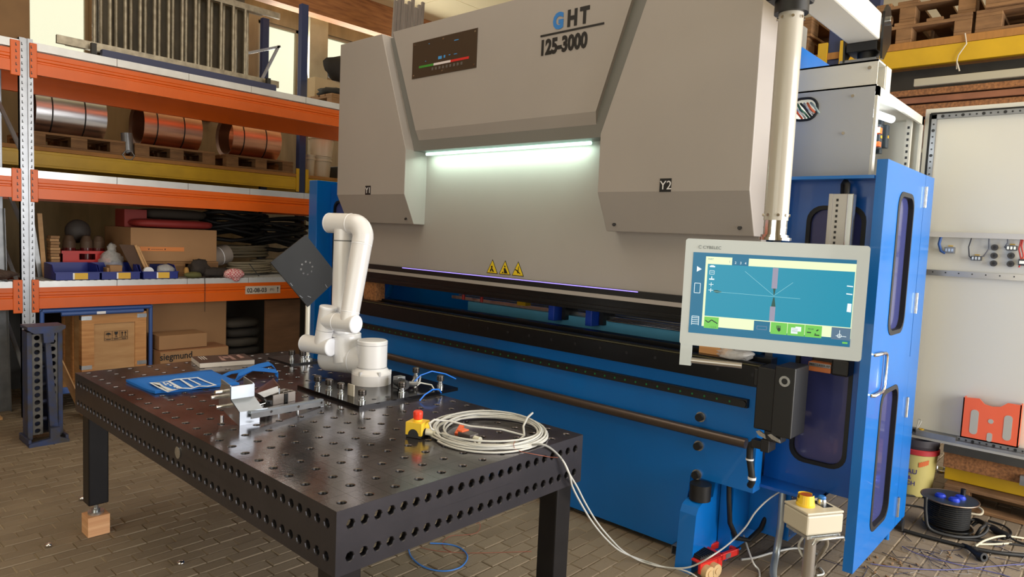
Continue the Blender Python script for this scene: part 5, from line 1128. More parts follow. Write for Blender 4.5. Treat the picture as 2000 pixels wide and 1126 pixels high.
one('cable', B().tube(smooth([P_(1905, 1066, .01), P_(1925, 1054, .02), P_(1960, 1046, .02), P_(2010, 1052, .01)]), .006, 8).tube(smooth([P_(1905, 1062, .008), P_(1940, 1062, .008), P_(1975, 1060, .008)]), .006, 8), mat('cable_cream', (206, 196, 170), .5), 'cream cable loop lying right of the black reel', 'cable')
one('cable', B().tube(smooth([P_(1895, 1002, .01), P_(1915, 1004, .015), P_(1919, 996, .03), P_(1908, 988, .04), P_(1895, 986, .03)]), .007, 8), mat('cable_cream', (206, 196, 170), .5), 'short cream cable loop behind the reel flange', 'cable')
b = B()
for P in (((1740, 965), (1790, 968), (1810, 972), (1828, 985)), ((1770, 985), (1800, 990), (1825, 1000)), ((1830, 1040), (1880, 1052), (1930, 1056), (2010, 1066)), ((1860, 1035), (1900, 1048), (1960, 1062)), ((1930, 1016), (1960, 1026), (1975, 1040), (1960, 1052))): b.tube(smooth([P_(*p, .007) for p in P]), .006, 8)
one('black_cables', b, RUBBER, 'loose black cords tangled around the foot of the reel', 'cable')
one('cable', B().tube(smooth([P_(1762, 1066, .005), P_(1790, 1080, .005), P_(1840, 1094, .005), P_(1900, 1108, .005), P_(1960, 1122, .005), P_(2010, 1140, .005)]), .0025, 6).tube(smooth([P_(1700, 1100, .005), P_(1760, 1108, .005), P_(1850, 1112, .005), P_(1950, 1104, .005), P_(2010, 1100, .005)]), .0025, 6), mat('wire_violet', (84, 84, 140), .5), 'thin blue violet wires across the pavers at the lower right', 'wire')
# bucket
bk_ = Vector((4.30, -.645, 0)); bu_ = thing('bucket', 'yellow plastic bucket with red rim behind the guard door', 'bucket', tuple(bk_))
BUY = mat('bucket_yellow', (204, 190, 118), .5, var=.1)
obj('body', B().lathe(bk_, [(0, .002), (.105, .002), (.108, .01), (.128, .30)], 36), BUY, bu_)
obj('rim', B().lathe(bk_, [(.128, .295), (.138, .30), (.138, .33), (.132, .335)], 36), mat('rim_red', (176, 44, 50), .45), bu_, 'red rim')
obj('inner_bucket', B().lathe(bk_, [(.128, .335), (.134, .355), (.134, .40), (.128, .40), (.120, .33), (0, .30)], 36), mat('bucket_dark', (56, 52, 58), .5), bu_, 'dark inner bucket')
def onb(a, z, r): return bk_+Vector((math.cos(a)*r, math.sin(a)*r, z))
a0 = math.atan2(CAM.y-bk_.y, CAM.x-bk_.x); rr = Vector((-math.sin(a0), math.cos(a0), 0))
for s, z, sz_ in (('BAU', .165, .045), ('&', .125, .035), ('SCH', .085, .04)):
    text('lettering', s, sz_, onb(a0, z, .128)-rr*.03*(1)+Vector((0, 0, 0)), ((math.sin(-a0)*-1*-1, 0, 0) if 0 else tuple(rr*1.0), (0, 0, 1)), mat('bucket_ink', (60, 50, 110), .5), bu_, .001, align='CENTER')
b = B(); 
for k in range(5): t0, t1 = a0+.15+.1*k, a0+.25+.1*k; b.poly([onb(t0, .215+.005*k, .1245), onb(t1, .215+.005*k, .1245), onb(t1, .25+.005*k, .128), onb(t0, .25+.005*k, .128)])
obj('print', b, mat('bucket_print', (214, 110, 60), .5), bu_)
# ---------------------------------------------------------------- pallets
def pallet(label, x, y, z, rz=0, w=1.2, d=.8, group='wooden pallets', m_=None, proto={}):
    """euro pallet; long side along local x, origin at a lower corner"""
    m_ = m_ or WOODP; key = (w, d, m_.name)
    if key in proto: return copy_tree(proto[key], None, (x, y, z), rz, label)
    t = thing('pallet', label, 'pallet', (x, y, z), group, rz)
    def part(nm, *a): return obj(nm, B().box(*a), m_, t, bev=.003, org=None, local=True)
    for yy in (0, d/2-.05, d-.10): part('bottom_board', 0, w, yy, yy+.10, 0, .022)
    for xx in (0, w/2-.07, w-.145):
        for yy in (0, d/2-.05, d-.10): part('block', xx, xx+.145, yy, yy+.10, .022, .10)
        part('stringer', xx, xx+.145, 0, d, .10, .122)
    for k in range(5): yy = (d-.13)*k/4; part('deck_board', 0, w, yy, yy+.13 if k % 2 == 0 else yy+.10, .122, .144)
    proto[key] = t; return t
# stack behind and below the cabinet door
pallet('worn wooden pallet lying on the floor under the right hand rack', 4.20, -.84, 0, -PI/2-.02, 1.2, .8)
pallet('worn wooden pallet further right on the floor beside the first', 4.22, -2.08, 0, -PI/2+.01, 1.2, .8)
one('metal_ring', B().lathe(P_(1831, 914, .17)-Vector((0, 0, .02)), [(.055, 0), (.062, .004), (.062, .02), (.055, .022), (.05, .004), (.055, 0)], 28), CHROME, 'shiny steel ring on the pallet edge', 'ring')
TP = mat('tape_red', (140, 66, 60), .5)
p = P_(1903, 922, .15); p.z = .146; one('tape_roll', B().lathe(p, [(.02, 0), (.05, 0), (.05, .055), (.02, .055), (.02, 0)], 28), TP, 'dark red tape roll standing on the pallet', 'tape')
one('yellow_beam', B().box(4.30, 4.38, -2.3, -.82, .148, .25), YELLOW, 'yellow steel rack beam lying on the floor pallets', 'beam', bev=.004)
ob = thing('chipboard_beam', 'thick raw chipboard plank lying over the yellow beam', 'board', (4.25, -1.3, .25))
obj('board', B().box(4.22, 4.6, -2.35, -.82, .25, .40), OSB, ob, bev=.003)
obj('strip', B().box(4.18, 4.22, -2.35, -.82, .36, .405), DARKST, ob)
obj('grey_block', B().box(4.18, 4.22, -1.6, -1.24, .25, .31), SHEET, ob)
# ---------------------------------------------------------------- yellow rack upper right
PLYB = mat('rack_board_edge', (176, 122, 60), .7, var=.2, scale=10, stretch=(1, 4, 1))
yr_ = thing('pallet_rack', 'yellow and blue pallet rack behind the press on the right', 'rack', (4.75, -1.0, 0))
DB = mat('rack_upright_blue', (38, 52, 96), .5)
obj('beam', B().box(4.30, 4.35, -2.6, .06, 2.955, 3.075), YELLOW, yr_, bev=.004)
obj('beam', B().box(4.30, 4.35, .20, 3.0, 2.955, 3.075), YELLOW, yr_, bev=.004)
obj('beam', B().box(5.25, 5.30, -2.6, 3.0, 2.955, 3.075), YELLOW, yr_, bev=.004)
obj('shelf_board', B().box(4.30, 5.3, -2.6, 3.0, 3.077, 3.125), PLYB, yr_)
for yy in (.06, 3.0):
    for xx in (4.30, 5.2): 
        u_ = obj('upright', B().box(xx+.01, xx+.10, yy+.02, yy+.11, 0, 4.5), DB, yr_, bev=.003)
        obj('connector', B().box(xx-.012, xx+.01, yy-.045, yy+.02, 2.92, 3.20).box(xx-.012, xx+.01, yy+.11, yy+.175, 2.92, 3.20), YELLOW, u_)
for x, y, z, rz, la in ((4.31, -.73, 3.126, 0, 'lower wooden pallet on the yellow rack beside the screen arm fork'), (4.31, -.75, 3.126, -PI/2, 'wooden pallet on the yellow rack nearest the right picture edge'), (4.33, -.74, 3.272, .02, 'upper pallet resting on the pallet behind the arm fork'), (4.28, -.80, 3.272, -PI/2+.02, 'topmost pallet at the upper right corner of the rack'), (4.31, .32, 3.126, 0, 'wooden pallet half hidden behind the cream post'), (4.30, .30, 3.272, -.02, 'upper pallet of the pair half hidden behind the cream post')):
    pallet(la, x, y, z, rz, 1.2, .8)
one('plastic_wrap', B().sphere((4.5, -1.05, 3.48), .12, 1.6, 2.2, .5, 18, 10, .15), CLEAR, 'crumpled clear wrap on the top right pallet', 'plastic film')
one('twine', B().tube([(4.292, -.70, 3.13), (4.29, -.715, 3.06), (4.285, -.675, 2.99), (4.286, -.67, 2.96), (4.288, -.672, 2.90)], .004, 6).tube([(4.286, -.672, 2.94), (4.285, -.69, 2.885)], .005, 6), mat('twine_white', (200, 192, 176), .8), 'white twine knotted around the yellow beam', 'twine')
one('steel_sheet', B().box(4.40, 4.46, -2.6, .04, 2.785, 2.95), DARKST, 'dark steel sheet directly under the yellow beam', 'sheet')
sh_ = thing('shelf_boards', 'stack of brown boards on the middle level of the right rack', 'boards', (4.7, -1, 2.5))
for k, (z0, z1, m_) in enumerate(((2.50, 2.58, OSB), (2.60, 2.68, OSB), (2.69, 2.73, mat('board_red', (150, 96, 66), .7, var=.3, scale=8)), (2.74, 2.78, OSB))):
    obj('board', B().box(4.26-.01*k, 5.15, -2.5, .04, z0, z1), m_, sh_, bev=.002)
one('light_strip', B().box(4.22, 4.26, -2.5, -.44, 2.80, 2.85), mat('strip_pale', (178, 170, 148), .5), 'long pale strip light body lying in front of the brown boards', 'strip', bev=.003)
one('rack_shadow_board', B().box(4.6, 4.65, -2.5, 2.8, .45, 2.4), DARKST, 'dark sheet standing in for the rack shade behind the open cabinet door', 'board')  # dark sheet put in for the shade deep inside the right rack
# ---------------------------------------------------------------- orange pallet rack on the left
Y = 4.95
GALV = mat('rack_galvanised', (176, 180, 188), .35, .5, var=.15, scale=14)
DECK = mat('deck_galvanised', (222, 224, 226), .28, .3, var=.12, scale=8)
ork = thing('pallet_rack', 'orange and galvanised pallet rack filling the left side', 'rack', (1.8, 5.5, 0))
def upright(x, y):
    b = B().box(x, x+.036, y, y+.06, 0, 3.04).box(x+.054, x+.09, y, y+.06, 0, 3.04).box(x, x+.09, y+.012, y+.06, 0, 3.04)
    u_ = obj('upright', b, GALV, ork)
    s = B(); i = 0
    while .08+i*.05 < 3.0:
        z = .08+i*.05
        for xx, d in ((x+.012, 1), (x+.068, -1)):
            s.prism([(xx, z), (xx+.010, z+.002*d), (xx+.010, z+.007), (xx+.005, z+.010), (xx+.005, z+.024), (xx, z+.024)] if d > 0 else [(xx+.010, z), (xx, z+.002), (xx, z+.007), (xx+.005, z+.010), (xx+.005, z+.024), (xx+.010, z+.024)], 'y', y-.0008, y+.002)
        i += 1
    obj('slot', s, BLKPL, u_, kind='stuff'); return u_
UPS = {}
for x in (.328, 4.05): UPS[x] = upright(x, Y); obj('upright', B().box(x, x+.09, Y+1.04, Y+1.10, 0, 3.0), GALV, ork, bev=.003)
ux = .328
for k in range(5): z = .3+k*.6; obj('brace', B().bar((ux+.045, Y+.06, z), (ux+.045, Y+1.04, z+.6 if z < 3 else z), .03, .02), GALV, ork)
LV = ((.895, 1.07, 1.12), (1.79, 1.955, 2.015), (2.77, 2.945, 3.02))
PROF = lambda z0, z1: [(0, z0), (0, z0+(z1-z0)*.50), (.010, z0+(z1-z0)*.54), (.010, z0+(z1-z0)*.60), (.002, z0+(z1-z0)*.64), (.002, z0+(z1-z0)*.74), (.006, z0+(z1-z0)*.76), (.002, z0+(z1-z0)*.78), (.002, z1), (.05, z1), (.05, z0)]
def beam(x0, x1, y, z0, z1, flip=False):
    P = PROF(z0, z1); b = B()
    if flip: P = [(-a, c) for a, c in P]
    A = [(x0, y+a, z) for a, z in P]; C = [(x1, y+a, z) for a, z in P]; b.poly(A); b.poly(C[::-1])
    for k in range(len(P)): l = (k+1) % len(P); b.poly([A[k], C[k], C[l], A[l]])
    return obj('beam', b, ORANGE, ork, bev=.0015)
for (z0, z1, zd) in LV:
    for (x0, x1) in ((-2.4, .327), (.419, 4.05)):
        beam(x0, x1, Y-.004, z0, z1); beam(x0, x1, Y+1.10, z0, z1, True)
        n = int(round((x1-x0)/.6)); wd = (x1-x0)/n
        for k in range(n if zd < 1.5 or x0 > 0 else n):
            dp = .22 if x0 < 0 and zd < 1.5 else 1.08; xa = x0+wd*k; b = B().box(xa+.002, xa+wd-.002, Y+.0, Y+.006, zd-.062, zd).box(xa+.002, xa+wd-.002, Y+.006, Y+dp, zd-.008, zd-.003)
            if zd < 1.5:
                for q in range(11): b.box(xa+wd*(q+.2)/11, xa+wd*(q+.75)/11, Y+.006, Y+dp, zd-.003, zd+.002)
            obj('deck_panel', b, DECK, ork)
    for xc in (.295, .395):
        cn_ = obj('connector', B().box(xc-.028 if xc < .35 else xc-.012+.01, xc+.028+.008 if xc < .35 else xc+.048, Y-.012, Y-.003, z0-.03, z1+.065), ORANGE, ork, bev=.004)
        s = B()
        for q in range(5): z = z0+q*.05-.005; s.prism([(xc+.005, z), (xc+.015, z+.002), (xc+.015, z+.007), (xc+.010, z+.010), (xc+.010, z+.024), (xc+.005, z+.024)], 'y', Y-.0135, Y-.011)
        obj('slot', s, BLKPL, cn_, kind='stuff')
lbp = obj('shelf_label', B().box(2.20, 2.58, Y-.009, Y-.003, .955, 1.035), mat('label_grey', (196, 184, 172), .6), ork, 'pale shelf label 02-08')
text('lettering', '02-08-03', .062, (2.215, Y-.0095, .972), FY, INK, lbp, .001, sx=.95)
text('lettering', '(F1)', .034, (2.462, Y-.0095, .985), FY, INK, lbp, .0, sx=.9)
obj('arrow', B().box(2.548, 2.554, Y-.0095, Y-.009, .968, 1.01).prism([(2.540, 1.005), (2.562, 1.005), (2.551, 1.024)], 'y', Y-.0095, Y-.009), INK, lbp)
# blue storage bins on level 1
ZD = 1.122
def bin_(x, w_, label, parts):
    t = thing('storage_bin', label, 'bin', (x, Y+.01, ZD), 'blue storage bins'); d = .32; h = .135; hf = .07; b = B()
    b.box(x, x+w_, Y+.01, Y+.01+d, ZD, ZD+.004).box(x, x+w_, Y+.01, Y+.014, ZD, ZD+hf).box(x, x+w_, Y+d+.006, Y+d+.01, ZD, ZD+h)
    for xx in (x, x+w_-.004): b.prism([(Y+.01, ZD), (Y+.01+d, ZD), (Y+.01+d, ZD+h), (Y+.10, ZD+h-.01), (Y+.05, ZD+hf), (Y+.01, ZD+hf)], 'x', xx, xx+.004)
    b.box(x-.004, x+w_+.004, Y+.006, Y+.014, ZD+hf-.008, ZD+hf); obj('tray', b, BINB, t)
    obj('label_card', B().box(x+w_*.42, x+w_*.42+.10, Y+.006, Y+.0095, ZD+.008, ZD+.062), LABELY, t, 'yellow label card')
    obj('card_edge', B().box(x+w_*.42-.012, x+w_*.42, Y+.006, Y+.0095, ZD+.008, ZD+.062), CAPW, t); return t
bin_(.56, .335, 'left blue storage bin, nearly empty, with yellow card', 0)
bin_(.905, .315, 'middle blue storage bin holding a wrapped packet', 0)
bin_(1.24, .31, 'right blue storage bin with a white reel inside', 0)
one('packet', B().box(1.0, 1.10, Y+.10, Y+.2, ZD+.004, ZD+.12).box(.97, .99, Y+.08, Y+.18, ZD+.004, ZD+.1), CARD, 'small cardboard packet in the middle blue bin', 'packet', bev=.003)
one('white_reel', B().cyl((1.32, Y+.09, ZD+.06), (1.32, Y+.12, ZD+.06), .045, 20), CAPW, 'white reel standing in the right blue bin', 'reel')
one('plastic_bag', B().sphere((1.47, Y+.10, ZD+.075), .06, 1.3, 1, .9, 16, 10, .12), CLEAR, 'small clear bag bulging from the right blue bin', 'bag')
tbd = thing('leaning_board', 'dark veneered board pair leaning out of the middle blue bin', 'board', (1.2, Y+.15, ZD))
obj('board', B().prism([(1.235, ZD+.02), (1.335, ZD+.02), (1.225, ZD+.30), (1.10, ZD+.305)], 'y', Y+.18, Y+.19), mat('veneer_dark', (84, 58, 40), .6, var=.2), tbd)
obj('board_edge', B().bar((1.345, Y+.17, ZD+.02), (1.232, Y+.17, ZD+.30), .012, .02), PLY, tbd); obj('board_edge', B().bar((1.37, Y+.17, ZD+.02), (1.255, Y+.17, ZD+.29), .012, .014), PLY, tbd)
# red crate with jars
cr_ = thing('crate', 'red plastic crate behind the blue bins', 'crate', (.92, Y+.55, ZD))
b = B(); x0, x1, y0, y1, z1 = .72, 1.13, Y+.45, Y+.75, ZD+.23
b.box(x0, x1, y0, y0+.01, ZD, ZD+.15).box(x0, x0+.14, y0, y0+.01, ZD+.15, ZD+.205).box(x1-.14, x1, y0, y0+.01, ZD+.15, ZD+.205).box(x0, x1, y0-.008, y0+.01, ZD+.205, z1).box(x0, x1, y1-.01, y1, ZD, z1).box(x0, x0+.01, y0, y1, ZD, z1).box(x1-.01, x1, y0, y1, ZD, z1).box(x0, x1, y0, y1, ZD, ZD+.01)
obj('shell', b, RED, cr_)
JR = mat('jar_dark_red', (96, 22, 26), .25); JC = mat('jar_brown', (96, 74, 58), .6)
for xx, la in ((.82, 'left dark red jar standing in the red crate'), (.96, 'middle dark red jar standing in the red crate'), (1.06, 'right dark red jar standing in the red crate')):
    j = thing('jar', la, 'jar', (xx, Y+.6, ZD+.012), 'dark red jars in the red crate')
    obj('body', B().lathe((xx, Y+.6, ZD+.012), [(0, 0), (.05, 0), (.052, .01), (.052, .25), (.045, .29)], 20), JR, j); obj('cover', B().lathe((xx, Y+.6, ZD+.012), [(.053, .24), (.05, .30), (.03, .35), (.0, .36)], 20), JC, j)
one('wire_basket', B().sphere((.94, Y+.78, ZD+.40), .11, 1, .6, 1, 16, 10, .02), mat('mesh_grey', (70, 62, 58), .6), 'dim grey round mesh cover above the jars', 'cover')
one('plastic_bag', B().sphere((1.10, Y+.38, ZD+.12), .10, 1.0, .8, 1.2, 18, 12, .16).sphere((1.10, Y+.38, ZD+.26), .04, 1, 1, 1.2, 12, 8, .25), CLEAR, 'knotted clear plastic bag in front of the red crate', 'bag')
# planks, left
for k, (xa, xb, za, m_, la) in enumerate(((.44, .50, .56, PLY, 'leftmost slim plank leaning on the shelf behind the upright'), (.50, .56, .57, SHEET, 'grey metal strip leaning beside the planks'), (.57, .59, .55, PLY, 'thin upright wooden lath beside the tile stack'))):
    one('plank', B().bar((xb, Y+.45, ZD), (xa, Y+.50, ZD+za), .035, .02, up=(0, 1, 0)), m_, la, 'plank')
ts = thing('tile_stack', 'tall stack of brown wooden tiles on the shelf', 'stack', (.68, Y+.5, ZD))
random.seed(3)
for k in range(14): obj('tile', B().box(.63+random.uniform(-.006, .006), .70+random.uniform(-.005, .008), Y+.42, Y+.54, ZD+.026*k, ZD+.026*k+.022), CARD if k % 3 else PLY, ts)
# cardboard box with red bag on a pallet
pallet('small pallet under the brown carton on the shelf', 1.24, Y+.25, ZD+.002, 0, .8, .7)
cb1 = thing('cardboard_box', 'flat brown carton with orange tape on the middle shelf', 'box', (1.6, Y+.6, ZD+.148))
obj('carton', B().box(1.22, 2.02, Y+.25, Y+.95, ZD+.148, ZD+.46), CARD, cb1, bev=.004)
obj('tape', B().box(1.30, 1.70, Y+.248, Y+.25, ZD+.245, ZD+.285), mat('tape_orange', (214, 130, 66), .5), cb1, 'orange tape strip')
text('lettering', 'v  - - - - - -  v', .03, (1.37, Y+.2475, ZD+.255), FY, INK, cb1, .001)
RB2 = mat('red_bag', (150, 44, 40), .6, var=.2)
one('red_bag', B().sphere((1.66, Y+.50, ZD+.505), .36, 1.05, .62, .12, 24, 10, .02, .5), RB2, 'long red bag lying across the brown carton', 'bag')
one('red_box', B().box(1.25, 1.45, Y+.5, Y+.75, ZD+.46, ZD+.63), mat('red_box', (140, 44, 38), .6), 'red box upright at the left end of the carton', 'box', bev=.004)
one('folded_tarp', B().sphere((1.75, Y+.7, ZD+.60), .30, 1.05, .7, .17, 20, 10, .04, .55), mat('tarp_dark', (54, 46, 38), .8), 'dark folded tarp on top behind the red bag', 'tarp')
# bottle, hoses, gloves
bt = thing('canister', 'clear grey plastic canister lying on its side by the carton', 'canister', (2.14, Y+.45, ZD+.1))
obj('body', B().cyl((2.02, Y+.40, ZD+.17), (2.22, Y+.44, ZD+.22), .095, 24), mat('canister_grey', (150, 140, 134), .3, alpha=.85), bt, bev=.02)
obj('strap', B().lathe((2.12, Y+.42, ZD+.195), [(.096, -.004), (.098, 0), (.096, .004)], 24, (.2, .04, .05)), CAPW, bt)
HS = mat('hose_cream', (128, 118, 98), .6); HK = mat('hose_black', (22, 20, 20), .6)
def coil(name, c, R, r, n, m_, label, cat='hose', dz=.02, sq=.55, group=None):
    P = []; tl = .10 if m_ == HK else .012; rj = .06 if m_ == HK else .012
    for k in range(n*24+1): a = 2*PI*k/24; i = k/24; P.append((c[0]+(R+rj*math.sin(i*2.3))*math.cos(a), c[1]+(R+rj*math.cos(i*1.7))*math.sin(a)*sq, c[2]+.006+r+dz*i+tl*abs(math.sin(.5*a+i*1.3))*min(1, i)))
    return one(name, B().tube(P, r, 7), m_, label, cat, group)
coil('hose_coil', (2.45, Y+.42, ZD), .23, .011, 7, HS, 'cream hose coil tied with a black strap on the shelf', dz=.015)
coil('hose_coil', (2.85, Y+.55, ZD), .30, .012, 9, HS, 'second cream hose coil behind the black square plate', dz=.014)
coil('hose_coil', (2.50, Y+.75, ZD+.15), .32, .013, 6, HS, 'upper grey hose coil resting on the other two', dz=.02)
coil('cable_coil', (2.45, Y+.8, ZD+.30), .34, .02, 8, HK, 'big black cable coil in the dark top of the shelf', 'cable', dz=.035)
coil('cable_coil', (3.0, Y+.8, ZD+.20), .32, .02, 9, HK, 'second black cable coil deep at the right of the shelf', 'cable', dz=.035)
one('strap', B().bar((2.33, Y+.18, ZD+.13), (2.42, Y+.14, ZD+.0), .012, .008), RUBBER, 'black strap around the front cream hose coil', 'strap')
one('work_gloves', B().sphere((1.78, Y+.10, ZD+.10), .09, 1.0, .7, .8, 18, 12, .22, .8).sphere((1.92, Y+.10, ZD+.052), .11, 1.4, .7, .38, 18, 10, .18, .7), mat('glove_dark', (52, 44, 40), .8, var=.4, scale=20), 'crumpled dark leather gloves beside the right blue bin', 'gloves')
one('glove', B().sphere((1.70, Y+.04, ZD+.030), .085, 1.0, .6, .35, 14, 8, .1), mat('glove_green', (92, 92, 52), .8), 'olive green glove tip at the shelf edge', 'glove')
one('glove', B().sphere((1.645, Y+.06, ZD+.065), .03, .8, .8, 1.3, 12, 8, .1), mat('glove_tan', (170, 130, 70), .8), 'tan glove finger standing beside the blue bin', 'glove')
CHK = mat('checked_cloth', (206, 120, 124), .8)
N = CHK.node_tree; ck = N.nodes.new('ShaderNodeTexChecker'); ck.inputs['Scale'].default_value = 60; ck.inputs['Color1'].default_value = rgb(200, 100, 108); ck.inputs['Color2'].default_value = rgb(226, 190, 188)
tc = N.nodes.new('ShaderNodeTexCoord'); N.links.new(tc.outputs['Object'], ck.inputs['Vector']); N.links.new(ck.outputs['Color'], N.nodes['Principled BSDF'].inputs['Base Color'])
one('checked_cloth', B().sphere((2.09, Y+.02, ZD+.035), .10, 1.05, .55, .55, 18, 10, .10).sphere((2.10, Y-.01, ZD-.0), .035, 1.2, .4, 1, 10, 8, .1), CHK, 'red and white checked cloth at the shelf edge', 'cloth')
one('hanging_cord', B().tube([(1.79, Y-.005, ZD+.01), (1.79, Y-.016, 1.05), (1.79, Y-.016, .80)], .0025, 6), INK, 'thin dark cord hanging over the orange beam', 'cord')
one('fur_sheet', B().sphere((.0, Y+.02, ZD+.055), .26, 1.15, .7, .20, 24, 10, .08), mat('fur_brown', (92, 74, 66), .95, var=.5, scale=40, bump=.8, bscale=80), 'brown fleecy blanket on the shelf left of the upright', 'blanket')
# grey sheets standing in the left bay
random.seed(9)
for k in range(9):
    xx = -.62+k*.105; zt = 1.7 if k % 3 else 1.76; zl = .02
    la = 'grey metal channel standing in the left bay, ' + ['far left', 'second from the left', 'third from the left', 'fourth from the left', 'in the middle', 'fourth from the orange upright', 'third from the orange upright', 'second from the orange upright', 'next to the orange upright'][k]
    t = thing('metal_channel', la, 'profile', (xx, Y+.32, 0), 'metal channels in the left bay')
    d = .02*random.random(); xo = xx
    obj('web', B().prism([(xo, 0), (xo+.09, 0), (xo+.09-.03, zt), (xo-.03, zt)], 'y', Y+.32+d, Y+.324+d), SHEET, t)
    obj('flange', B().prism([(xo, 0), (xo+.004, 0), (xo-.026, zt), (xo-.03, zt)], 'y', Y+.27+d, Y+.32+d).prism([(xo+.086, 0), (xo+.09, 0), (xo+.06, zt), (xo+.056, zt)], 'y', Y+.27+d, Y+.32+d), SHEET, t)
one('deck_left', B().box(-2.3, .2, Y+.05, Y+.9, 0.0, .02), PLY, 'wooden board under the standing channels', 'board')
one('carton_board', B().box(-2.3, .415, Y+.07, Y+.11, 3.022, 3.75), mat('carton_brown', (128, 96, 62), .8, var=.15), 'large brown panel at the top left corner', 'panel')
one('channel_bundle', B().box(-1.6, .25, Y+.3, Y+.8, 2.02, 2.10).box(-1.6, .2, Y+.3, Y+.8, 2.10, 2.35), SHEET, 'bundle of grey sections on the second shelf of the left bay', 'profiles', bev=.004)
# ---------------------------------------------------------------- level 0: cart, crate, boxes
CB = mat('cart_blue', (60, 92, 160), .4)
ct = thing('trolley', 'blue tubular trolley carrying the wooden crate', 'trolley', (.9, Y+.25, 0))
b = B(); z1 = .87
for xx in (.47, 1.315):
    for yy in (Y+.03, Y+.60): obj('post', B().cyl((xx, yy, .10), (xx, yy, z1), .017, 14), CB, ct)
obj('rail', B().cyl((.47, Y+.03, z1), (1.315, Y+.03, z1), .02, 14).cyl((.60, Y+.0, z1-.03), (1.24, Y+.0, z1-.03), .018, 14).cyl((.47, Y+.6, z1), (1.315, Y+.6, z1), .02, 14).cyl((.47, Y+.03, z1), (.47, Y+.6, z1), .02, 14).cyl((1.315, Y+.03, z1), (1.315, Y+.6, z1), .02, 14), CB, ct)
obj('lettering_plate', B().box(.86, .93, Y-.02, Y-.0185, z1-.04, z1-.018), CAPW, ct)
obj('shelf', B().box(.47, 1.315, Y+.02, Y+.62, .19, .205), PLY, ct); obj('shelf_rim', B().box(.45, 1.33, Y+.0, Y+.02, .16, .215).box(.45, 1.33, Y+.62, Y+.64, .16, .215).box(.45, .47, Y, Y+.64, .16, .215).box(1.315, 1.335, Y, Y+.64, .16, .215), CB, ct, bev=.004)
obj('top_shelf', B().box(.47, 1.315, Y+.03, Y+.60, z1+.015, z1+.022), DARKST, ct)
for xx in (.52, 1.27):
    for yy in (Y+.08, Y+.55): obj('caster', B().cyl((xx-.015, yy, .06), (xx+.015, yy, .06), .06, 20).box(xx-.02, xx+.02, yy-.02, yy+.02, .10, .16), RUBBER, ct)
wc = thing('wooden_crate', 'plywood crate with handling symbols on the blue trolley', 'crate', (1.0, Y+.3, .205))
x0, x1, y0, y1, z0, z1 = .755, 1.275, Y+.02, Y+.60, .32, .83
z0 = .207
obj('box', B().box(x0+.01, x1-.01, y0+.01, y1-.01, z0, z1), PLY, wc)
obj('frame_board', B().box(x0, x1, y0, y0+.012, z1-.09, z1), WOODL, wc); obj('frame_board', B().box(x0, x1, y0, y0+.012, z0, z0+.09), WOODL, wc)
obj('frame_board', B().box(x0, x0+.095, y0, y0+.012, z0+.09, z1-.09), WOODL, wc); obj('frame_board', B().box(x1-.095, x1, y0, y0+.012, z0+.09, z1-.09), WOODL, wc)
for yy in (y0+.012, y0+.25, y1-.07): obj('side_batten', B().box(x0, x0+.012, yy, yy+.06, z0, z1), WOODL, wc)
for xx in (x0-.002, x1-.078):
    for zz_ in (z1-.055, z0+.02, .345): obj('metal_corner', B().box(xx, xx+.08, y0-.002, y0+.002, zz_, zz_+.035).box(xx if xx < 1 else xx+.078, xx+.002 if xx < 1 else xx+.08, y0, y0+.06, zz_, zz_+.035), ZINC, wc)
b = B(); sx0, sz0, cw, chh = .932, .585, .062, .062
for k in range(4): b.box(sx0+cw*k-.0012, sx0+cw*k+.0012, y0-.0006, y0, sz0, sz0+chh+.02)
for zz_ in (sz0, sz0+.02, sz0+chh+.02): b.box(sx0, sx0+3*cw, y0-.0006, y0, zz_-.0012, zz_+.0012)
def sc(u): return sx0+u
b.prism([(sc(.008), sz0+.052), (sc(.018), sz0+.066), (sc(.031), sz0+.071), (sc(.044), sz0+.066), (sc(.054), sz0+.052)], 'y', y0-.0006, y0).box(sc(.030), sc(.032), y0-.0006, y0, sz0+.03, sz0+.055)
b.prism([(sc(cw+.016), sz0+.074), (sc(cw+.046), sz0+.074), (sc(cw+.042), sz0+.055), (sc(cw+.033), sz0+.048), (sc(cw+.033), sz0+.032), (sc(cw+.029), sz0+.032), (sc(cw+.029), sz0+.048), (sc(cw+.020), sz0+.055)], 'y', y0-.0006, y0).box(sc(cw+.02), sc(cw+.042), y0-.0006, y0, sz0+.027, sz0+.031)
for q in (.018, .044): b.box(sc(2*cw+q-.0025), sc(2*cw+q+.0025), y0-.0006, y0, sz0+.034, sz0+.062).prism([(sc(2*cw+q-.009), sz0+.060), (sc(2*cw+q+.009), sz0+.060), (sc(2*cw+q), sz0+.075)], 'y', y0-.0006, y0)
b.box(sc(2*cw+.006), sc(2*cw+.056), y0-.0006, y0, sz0+.027, sz0+.031)
for k in range(3): b.box(sc(k*cw+.012), sc(k*cw+.05), y0-.0006, y0, sz0+.007, sz0+.013)
obj('handling_symbol', b, INK, wc, 'printed handling symbols')
one('thin_board', B().bar((.49, Y-.19, .60), (.70, Y-.25, .004), .008, .25, up=(0, 1, 0)), PLY, 'thin plywood board leaning against the trolley', 'board')
one('big_carton', B().box(1.36, 2.13, Y+.25, Y+.9, 0.02, .885), CARD, 'large plain brown carton standing right of the trolley', 'box', bev=.006)
bx1 = thing('cardboard_box', 'brown carton with black maker lettering on the floor behind the table', 'box', (1.7, Y+.05, 0))
obj('carton', B().box(1.345, 1.98, Y-.12, Y+.20, 0, .46), CARD, bx1, bev=.005)
obj('flap', B().prism([(1.345, .46), (1.98, .46), (1.98, .464), (1.345, .464)], 'y', Y-.10, Y+.19), mat('carton_shade', (150, 106, 74), .8), bx1)
